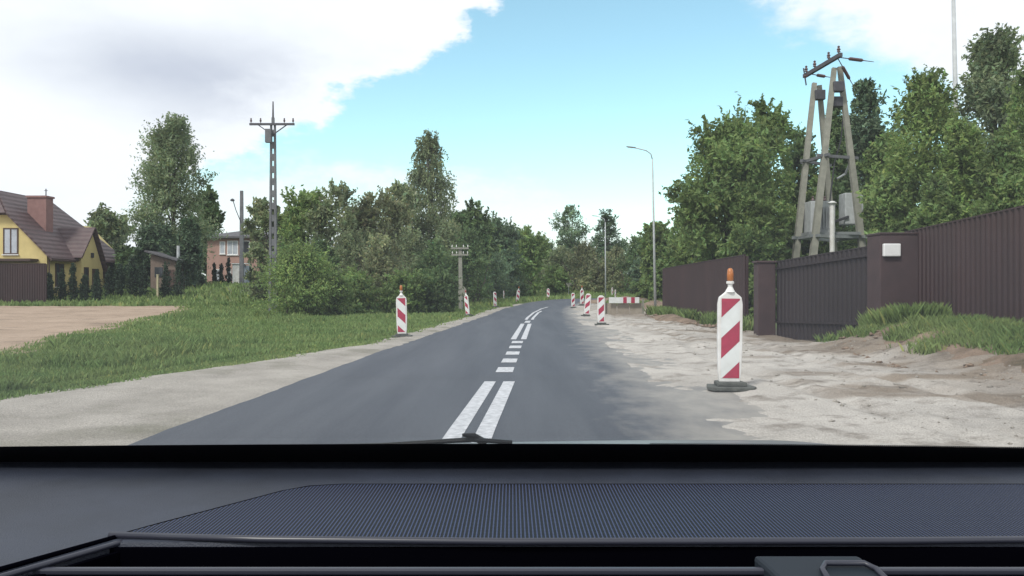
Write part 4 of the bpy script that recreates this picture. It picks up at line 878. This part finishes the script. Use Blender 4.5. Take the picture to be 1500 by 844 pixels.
fence_run('fence', 'tall brown ribbed fence on the bank at the right edge', (9.24, 19.2), (9.12, 5.0), .3, 2.60, 3.05, M['fence'], posts=(0, .14, .28, .42, .56, .7, .85, 1))

# ------------------------------------------------------------------ beacons
def clip(poly, f):
    out = []
    for i in range(len(poly)):
        a, b = poly[i], poly[(i + 1) % len(poly)]; fa, fb = f(a), f(b)
        if fa >= 0: out.append(a)
        if fa * fb < 0: t = fa / (fa - fb); out.append((a[0] + (b[0] - a[0]) * t, a[1] + (b[1] - a[1]) * t))
    return out
def beacon_proto(sgn, lamp='amber', foot=True, doc=None):
    """striped guide beacon facing -Y. sgn +1: stripes rise to the right"""
    o = bpy.data.objects.new('guide_beacon', None); C.objects.link(o)
    if foot:
        mb = MB(); mb.poly_prism([(-.28, -.10, 0), (-.20, -.19, 0), (.24, -.19, 0), (.30, -.08, 0), (.27, .16, 0), (-.22, .18, 0)], (0, 0, .05)); mb.poly_prism([(-.17, -.12, .05), (.18, -.12, .05), (.16, .12, .05), (-.15, .12, .05)], (0, 0, .05)); mb.build('foot', M['rubber'], o, local=True, bevel=.012)
    # shell with rounded shoulders
    W, z0, z1 = .146, .09, 1.12; pts = [(-W * .82, 0, z0), (W * .82, 0, z0), (W * .93, 0, z0 + .12), (W, 0, z0 + .45), (W, 0, z1 - .12), (W * .9, 0, z1 - .035), (W * .55, 0, z1 + .005), (.055, 0, z1 + .03), (-.055, 0, z1 + .03), (-W * .55, 0, z1 + .005), (-W * .9, 0, z1 - .035), (-W, 0, z1 - .12), (-W, 0, z0 + .45), (-W * .93, 0, z0 + .12)]
    pts = [(x, -.03, z) for x, _, z in pts]
    mb = MB(); mb.poly_prism(pts, (0, .06, 0)); bd = mb.build('board', M['white_plastic'], o, local=True, bevel=.012)
    w_, a0, a1 = .108, z0 + .05, z1 - .05
    rect = [(-w_, a0), (w_, a0), (w_, a1), (-w_, a1)]
    for face, mir in ((-.0325, 1), (.0325, -1)):
        mb = MB(); vs = [(x, face, z) for x, z in rect]; mb.add(vs, [(0, 1, 2, 3) if face < 0 else (3, 2, 1, 0)]); mb.build('white_sheet', M['white_film'], bd, local=True, fixn=False)
        red = MB(); per = .48; kk = .95
        for i in range(-2, 5):
            c = a1 + .0 - i * per
            lo = c - .12; hi = c + .12; s = sgn * mir
            pl_ = clip(clip(rect, lambda q: q[1] - s * kk * q[0] - lo), lambda q: hi - (q[1] - s * kk * q[0]))
            if len(pl_) > 2:
                k_ = face + (-.002 if face < 0 else .002); vs = [(x, k_, z) for x, z in pl_]; red.add(vs, [tuple(range(len(vs))) if face < 0 else tuple(reversed(range(len(vs))))])
        red.build('red_stripes', M['red_film'], bd, local=True, fixn=False)
    if lamp:
        mb = MB(); mb.lathe([(.06, 0), (.045, .03), (.028, .06), (.028, .09), (.045, .10), (.045, .125), (.03, .13)], (0, 0, z1 + .025), 14); nk = mb.build('lamp_neck', M['white_plastic'], o, local=True, smooth=False)
        mb = MB(); mb.lathe([(.028, 0), (.037, .012), (.038, .08), (.032, .13), (.015, .150)], (0, 0, z1 + .156), 16); mb.build('lamp_lens', M[lamp], o, local=True, smooth=True)
    return o
protoR = beacon_proto(1); protoL = beacon_proto(-1); protoRn = beacon_proto(1, None); protoLn = beacon_proto(-1, None); protoLr = beacon_proto(-1, 'dull_red')
GB = 'striped guide beacons beside the road'
# px, y of foot, proto, scale, turn, tilt, label
BE = [
    (1068, 573, protoR, 1.055, .02, .010, 'nearest red-and-white beacon with amber lamp on the sand at the right'),
    (589, 494.5, protoL, .96, .0, -.02, 'red-and-white beacon with amber lamp on the grass edge, nearest on the left'),
    (685.5, 463.5, protoLr, .88, -.75, -.14, 'leaning red-and-white beacon below the double-armed pole'),
    (725.5, 450.5, protoLn, .90, .75, -.05, 'third beacon of the left row, turned sideways and small'),
    (738, 441.5, protoLn, .80, 1.25, 0, 'very thin edge-on beacon standing back on the left grass'),
    (757.5, 444.0, protoL, .92, .35, .12, 'leaning white beacon at the left edge just before the bend'),
    (803, 438.6, protoLn, .92, .0, 0, 'farthest beacon, alone in the middle where the road bends'),
    (839.5, 451.5, protoRn, .86, .3, .0, 'small beacon at the far end of the right row'),
    (852.5, 448.0, protoR, 1.0, .4, .0, 'beacon with pale lamp half hidden behind its neighbour in the right row'),
    (859, 463.5, protoRn, .94, -.15, .10, 'leaning beacon in the middle of the right row'),
    (880.5, 477.5, protoRn, .90, .1, .0, 'upright beacon at the corner of the dug-up verge, left of the barrier'),
    (897, 436.0, protoRn, .95, .9, .0, 'tiny pale beacon behind the barrier, nearer the thin lamp post'),
    (901.5, 440.5, protoRn, .85, 1.1, .0, 'tiny pale beacon behind the barrier, second from the thin lamp post'),
]
def ground_pt(px, py, dz=0):
    Y = 30.0
    for _ in range(40):
        x = X_(px, Y); z = g1(x, Y) + dz; Y = .5 * Y + .5 * min(120, (H - z) * F / max(py - 425, .5))
    return X_(px, Y), Y
used = set()
for px, py, pr, sc, turn, tilt, lb in BE:
    o = pr if id(pr) not in used else copy_tree(pr); used.add(id(pr))
    x, y = ground_pt(px, py); z = g1(x, y) + .01
    if 2.2 < x < 12 and y < 60: z = sandz(x, y) - .005
    o.location = (x, y, z); o.rotation_euler = (0, tilt, turn); o.scale = (sc, sc, sc); tag(o, lb, 'beacon', GB)
for pr in (protoR, protoL, protoRn, protoLn, protoLr):
    assert id(pr) in used

# ------------------------------------------------------------------ works barrier round the trench
bx0, byy = X_(886, 41), 41.0; bx1 = X_(941, 41); zb = g1(bx0, byy) + .02
M['tarp'] = mat('dusty_plywood', (.27, .235, .19), .9, col2=(.36, .32, .27), scale=2.5, bump=.3, bscale=8)
br = thing('works_barrier', 'low works barrier with red-and-white board over dusty panels', 'barrier', ((bx0 + bx1) / 2, byy, zb))
xa, xb = X_(892, 40.8), X_(936.5, 40.8)
mb = MB(); mb.box(xa, xb, 40.80, 40.84, .60, .89); bd = mb.build('board', M['white_film'], br)
mb = MB(); wS = (xb - xa)
for a_, b_ in ((.47, .585), (.73, .85)): mb.poly_prism([(xa + wS * a_, 40.797, .602), (xa + wS * b_, 40.797, .602), (xa + wS * b_, 40.797, .888), (xa + wS * a_, 40.797, .888)], (0, -.004, 0))
mb.build('red_stripes', M['red_film'], bd)
for i in range(3):
    s0 = bx0 + (bx1 - bx0) * i / 3; s1 = bx0 + (bx1 - bx0) * (i + 1) / 3 - .03; mb = MB(); mb.poly_prism([(s0, 41.0, -.15), (s1, 41.0, -.15), (s1, 41.0, .58 + .02 * i), (s0, 41.0, .60 - .02 * i)], (0, .05, 0)); mb.build('panel', M['tarp'], br)
for q in (bx0 - .03, bx1 + .02):
    mb = MB(); mb.box(q - .05, q + .05, 40.86, 40.96, -.2, .82); mb.build('post', M['concrete'], br)
# heap of dug-up soil beside it
def heap(name, label, cx_, cy_, rx__, ry_, h, m, seed):
    n_ = 26; a = np.linspace(-1, 1, n_); AX, AY = np.meshgrid(a, a); r = np.sqrt(AX ** 2 + AY ** 2); X2 = cx_ + AX * rx__; Y2 = cy_ + AY * ry_
    Z = G(X2, Y2) + h * np.clip(1 - r, 0, 1) ** .8 * (.6 + .8 * fbm(X2 + seed, Y2, 1.4)) - .06; o = grid_sheet(name, X2, Y2, Z, m); del o['kind']; return tag(o, label, 'soil heap')
heap('soil_heap', 'grey-brown heap of dug-up soil right of the barrier', X_(965, 52), 53, 2.3, 3.0, .5, M['bank'], 3)
heap('soil_heap', 'low pinkish sand heap between the right-hand beacons and barrier', X_(868, 50), 50, 1.4, 3.5, .35, M['shoulder'], 9)
heap('soil_heap', 'long brown soil heap behind the barrier towards the far lamp', X_(915, 66), 66, 4.2, 4, .6, M['bank'], 5)
heap('soil_heap', 'rubble-strewn soil heap at the foot of the far fence', 6.5, 33, .8, 5.5, .35, M['bank'], 6)

# ------------------------------------------------------------------ the car we look out of
M['dash'] = mat('dark_grained_plastic', (.022, .027, .042), .55, var=.28, scale=9, bump=.25, bscale=700, spec=.45)
M['dash_trim'] = mat('smooth_dark_plastic', (.026, .028, .042), .35, var=.1, scale=6, spec=.5)
M['cavity'] = mat('vent_shade_black', (.0015, .0015, .003), 1.0, spec=0.0)  # shade of the vent opening put into the colour; also the dark rim line
M['frit'] = mat('black_glass_edge', (.004, .004, .006), .45, spec=.2)
M['bonnet'] = mat('grey_car_paint', (.22, .23, .25), .3, var=.05, scale=3, metal=.3)
M['tab'] = mat('matt_dark_tab', (.016, .022, .030), .6, spec=.2)
def grille_mat():
    m = bpy.data.materials.new('perforated_dark_plastic'); m.use_nodes = True; t = m.node_tree; b = t.nodes['Principled BSDF']; b.inputs['Roughness'].default_value = .5
    tc = t.nodes.new('ShaderNodeTexCoord'); s = t.nodes.new('ShaderNodeSeparateXYZ'); t.links.new(tc.outputs['Object'], s.inputs[0])
    q = 3.25e-3
    def mm(op, a, b_=None):
        n = t.nodes.new('ShaderNodeMath'); n.operation = op
        for i, v in enumerate((a, b_)):
            if v is None: continue
            if isinstance(v, (int, float)): n.inputs[i].default_value = v
            else: t.links.new(v, n.inputs[i])
        return n.outputs[0]
    sx = mm('SINE', mm('MULTIPLY', s.outputs[0], 2 * math.pi / q)); sy = mm('SINE', mm('MULTIPLY', s.outputs[1], 2 * math.pi / (q * 1.25)))
    h = mm('ADD', mm('MULTIPLY', sx, .8), mm('MULTIPLY', sy, .28)); r = t.nodes.new('ShaderNodeMapRange'); t.links.new(h, r.inputs[0]); r.inputs[1].default_value = -.15; r.inputs[2].default_value = .55
    x = t.nodes.new('ShaderNodeMix'); x.data_type = 'RGBA'; t.links.new(r.outputs[0], x.inputs[0]); x.inputs[6].default_value = (.0005, .0005, .001, 1); x.inputs[7].default_value = (.045, .060, .120, 1); b.inputs['Specular IOR Level'].default_value = .12; t.links.new(x.outputs[2], b.inputs['Base Color'])
    bp = t.nodes.new('ShaderNodeBump'); bp.inputs['Distance'].default_value = .0012; bp.inputs['Strength'].default_value = .8; t.links.new(r.outputs[0], bp.inputs['Height']); t.links.new(bp.outputs[0], b.inputs['Normal'])
    return m
M['grille'] = grille_mat()
def glass_mat():
    m = bpy.data.materials.new('windscreen_glass'); m.use_nodes = True; t = m.node_tree; t.nodes.clear(); o = t.nodes.new('ShaderNodeOutputMaterial')
    tr = t.nodes.new('ShaderNodeBsdfTransparent'); tr.inputs[0].default_value = (.955, .975, .975, 1); gl = t.nodes.new('ShaderNodeBsdfGlossy'); gl.inputs['Roughness'].default_value = .09; gl.inputs[0].default_value = (1, 1, 1, 1)
    fr = t.nodes.new('ShaderNodeFresnel'); fr.inputs[0].default_value = 1.33; mx_ = t.nodes.new('ShaderNodeMixShader'); t.links.new(fr.outputs[0], mx_.inputs[0]); t.links.new(tr.outputs[0], mx_.inputs[1]); t.links.new(gl.outputs[0], mx_.inputs[2]); 
    tl = t.nodes.new('ShaderNodeBsdfTranslucent'); tl.inputs[0].default_value = (.8, .85, .9, 1); m3 = t.nodes.new('ShaderNodeMixShader'); tcx = t.nodes.new('ShaderNodeTexCoord'); nx = t.nodes.new('ShaderNodeTexNoise'); nx.inputs['Scale'].default_value = 3.5; nx.inputs['Detail'].default_value = 4; t.links.new(tcx.outputs['Object'], nx.inputs[0])  # translucent dust film, added to lift the dark tones seen through it
    ml = t.nodes.new('ShaderNodeMath'); ml.operation = 'MULTIPLY_ADD'; t.links.new(nx.outputs[0], ml.inputs[0]); ml.inputs[1].default_value = .03; ml.inputs[2].default_value = .006; t.links.new(ml.outputs[0], m3.inputs[0]); t.links.new(mx_.outputs[0], m3.inputs[1]); t.links.new(tl.outputs[0], m3.inputs[2])
    t.links.new(m3.outputs[0], o.inputs[0]); return m
M['wind'] = glass_mat()
car = thing('car', 'dark car dashboard with perforated top panel below the windscreen, seen from inside', 'car', (0, 1.0, 0))
Zd = 1.05
XL, XR = -.78, .92
def dl(px, py, z=Zd): Y = (H - z) * F / (py - 425); return ((px - 750) / F * Y, Y)
# dash top: curved sheet in front of the windscreen, with the opening for the vents left free
mb = MB()
def sheet(mb, pts, z, th): mb.poly_prism([(x, y, z - th) for x, y in pts], (0, 0, th))
sheet(mb, [(XL, .40), (-.47, .40), (-.376, .56), (-.318, .6515), (.62, .6515), (.62, .40), (XR, .40), (XR, .965), (XL, .965)], Zd, .03)
dash = mb.build('dashboard', M['dash'], car, bevel=.004)
mb = MB(); mb.poly_prism([(XL, .40, .60), (XR, .40, .60), (XR, .40, Zd - .031), (XL, .40, Zd - .031)], (0, -.02, 0)); mb.build('dashboard_face', M['dash'], car)
mb = MB(); mb.box(-.48, .63, .42, .66, .955, .985); mb.box(-.318, .618, .6475, .6505, .986, Zd - .004); mb.beam((-.45, .42, 1.015), (-.312, .648, 1.015), .004, .056, side=(1, 0, 0)); mb.build('vent_cavity', M['cavity'], dash)  # black slab added before the dash edge so the gap stays dark
gp_ = [(-.312, .662), (-.308, .672), (-.222, .805), (-.200, .822), (-.17, .829), (.55, .829), (.575, .82), (.60, .80), (.61, .68), (.60, .66), (.3, .650), (0, .648), (-.2, .654)]
mb = MB(); sheet(mb, gp_, Zd + .0035, .003); mb.build('perforated_panel', M['grille'], dash)
mb = MB(); mb.tube([(x, y - .002, Zd + .002) for x, y in [(-.325, .664), (-.2, .6525), (0, .6465), (.3, .6485), (.60, .658)]], .0030, 8); mb.build('front_rim', M['dash_trim'], dash, smooth=True)
path = [(-.475, .40), (-.425, .49), (-.376, .565), (-.330, .642), (-.300, .692), (-.226, .806), (-.204, .826), (-.172, .8335), (.55, .8335), (.58, .824), (.608, .80), (.618, .68)]
mb = MB(); mb.tube([(x, y, Zd + .001) for x, y in path], .0020, 8); mb.build('side_rim', M['cavity'], dash, smooth=True)
mb = MB(); mb.tube([(x + .008, y - .002, Zd - .002) for x, y in path[:5]], .0024, 8); mb.build('side_trim', M['dash_trim'], dash, smooth=True)
for yv, zv in ((.6035, 1.0465), (.575, 1.040), (.548, 1.036)):
    mb = MB(); mb.box(-.36, .61, yv - .006, yv, zv - .005, zv); mb.build('vent_slat', M['dash_trim'], dash, bevel=.0015)
x0_, x1_ = dl(1115, 830, 1.05)[0], dl(1275, 830, 1.05)[0]
mb = MB(); mb.poly_prism([(x0_, .613, 1.040), (x1_, .613, 1.040), (x1_ + .012, .55, 1.030), (x0_ + .015, .55, 1.030)], (0, 0, .012)); tb = mb.build('vent_tab', M['tab'], dash, bevel=.003)
mb = MB(); a0_, a1_ = x0_ + .042, x1_ + .002; mb.tube([(a0_ - .001, .56, 1.044), (a0_, .587, 1.050), (a0_ + .005, .594, 1.052), (a1_ - .006, .594, 1.052), (a1_, .588, 1.050), (a1_ + .003, .56, 1.044)], .0022, 8); mb.build('tab_ring', M['dash_trim'], tb, smooth=True)
# windscreen with black printed edge
def gz(y): return 1.045 + (.97 - y) * .53
mb = MB(); mb.add([(XL - .05, .97, gz(.97)), (XR + .05, .97, gz(.97)), (XR - .08, -.05, gz(-.05)), (XL + .08, -.05, gz(-.05))], [(0, 1, 2, 3)]); ws = mb.build('windscreen', M['wind'], car, fixn=False)
mb = MB(); n_ = 60; vs = []
for i in range(n_ + 1):
    x = XL - .05 + (XR - XL + .1) * i / n_; ytop = .891 + (.014 if x > 0 else .009) * (x / .56) ** 2
    for q in (.968, ytop): vs.append((x, q, gz(q) - .004))
mb.add(vs, [(2 * i, 2 * i + 2, 2 * i + 3, 2 * i + 1) for i in range(n_)])
# hatched dashboard reflection at the right, shaped as tiny black teeth
for i in range(330):
    x = .15 + (XR - .15) * i / 330; q = .889 + (.014 if x > 0 else .009) * (x / .56) ** 2; mb.box(x, x + .0013, q - .0012, q, gz(q) - .0045, gz(q) - .0035)
mb.build('black_edge_band', M['frit'], ws, fixn=False)
# wiper and bonnet outside
mb = MB(); mb.tube([P(300, 658, 1.05), P(560, 652, 1.06), P(690, 644, 1.07), P(750, 648, 1.08)], [.002, .003, .0035, .003], 6); mb.build('wiper_blade', M['frit'], car)
mb = MB(); mb.tube([P(678, 637, 1.06), P(694, 639, 1.07), P(708, 648, 1.09)], [.002, .0045, .006], 8); mb.build('wiper_arm', M['frit'], car)
n_ = 40; a = np.linspace(-.75, .85, n_); b = np.linspace(1.12, 2.05, 16); AX, AY = np.meshgrid(a, b)
AZ = 1.25 - .1835 * AY - .0045 - .05 * np.clip((2.05 - AY) / .93, 0, 1) - .010 * np.clip((.30 - AX) / .6, 0, 2) ** 1.2 - .03 * np.clip((AX - .62) / .3, 0, 1) ** 2 + .005
h_, w2 = AX.shape; ii = np.arange(h_ * w2).reshape(h_, w2); V = np.stack([AX, AY, AZ], -1).reshape(-1, 3) - np.array([0, 1.0, 0])
fb = np.stack([ii[:-1, :-1], ii[:-1, 1:], ii[1:, 1:], ii[1:, :-1]], -1).reshape(-1, 4)
bo = link_mesh('bonnet', np_mesh('bonnet', V, fb, smooth=True), car, [M['bonnet']]); sm = bo.modifiers.new('solid', 'SOLIDIFY'); sm.thickness = .012
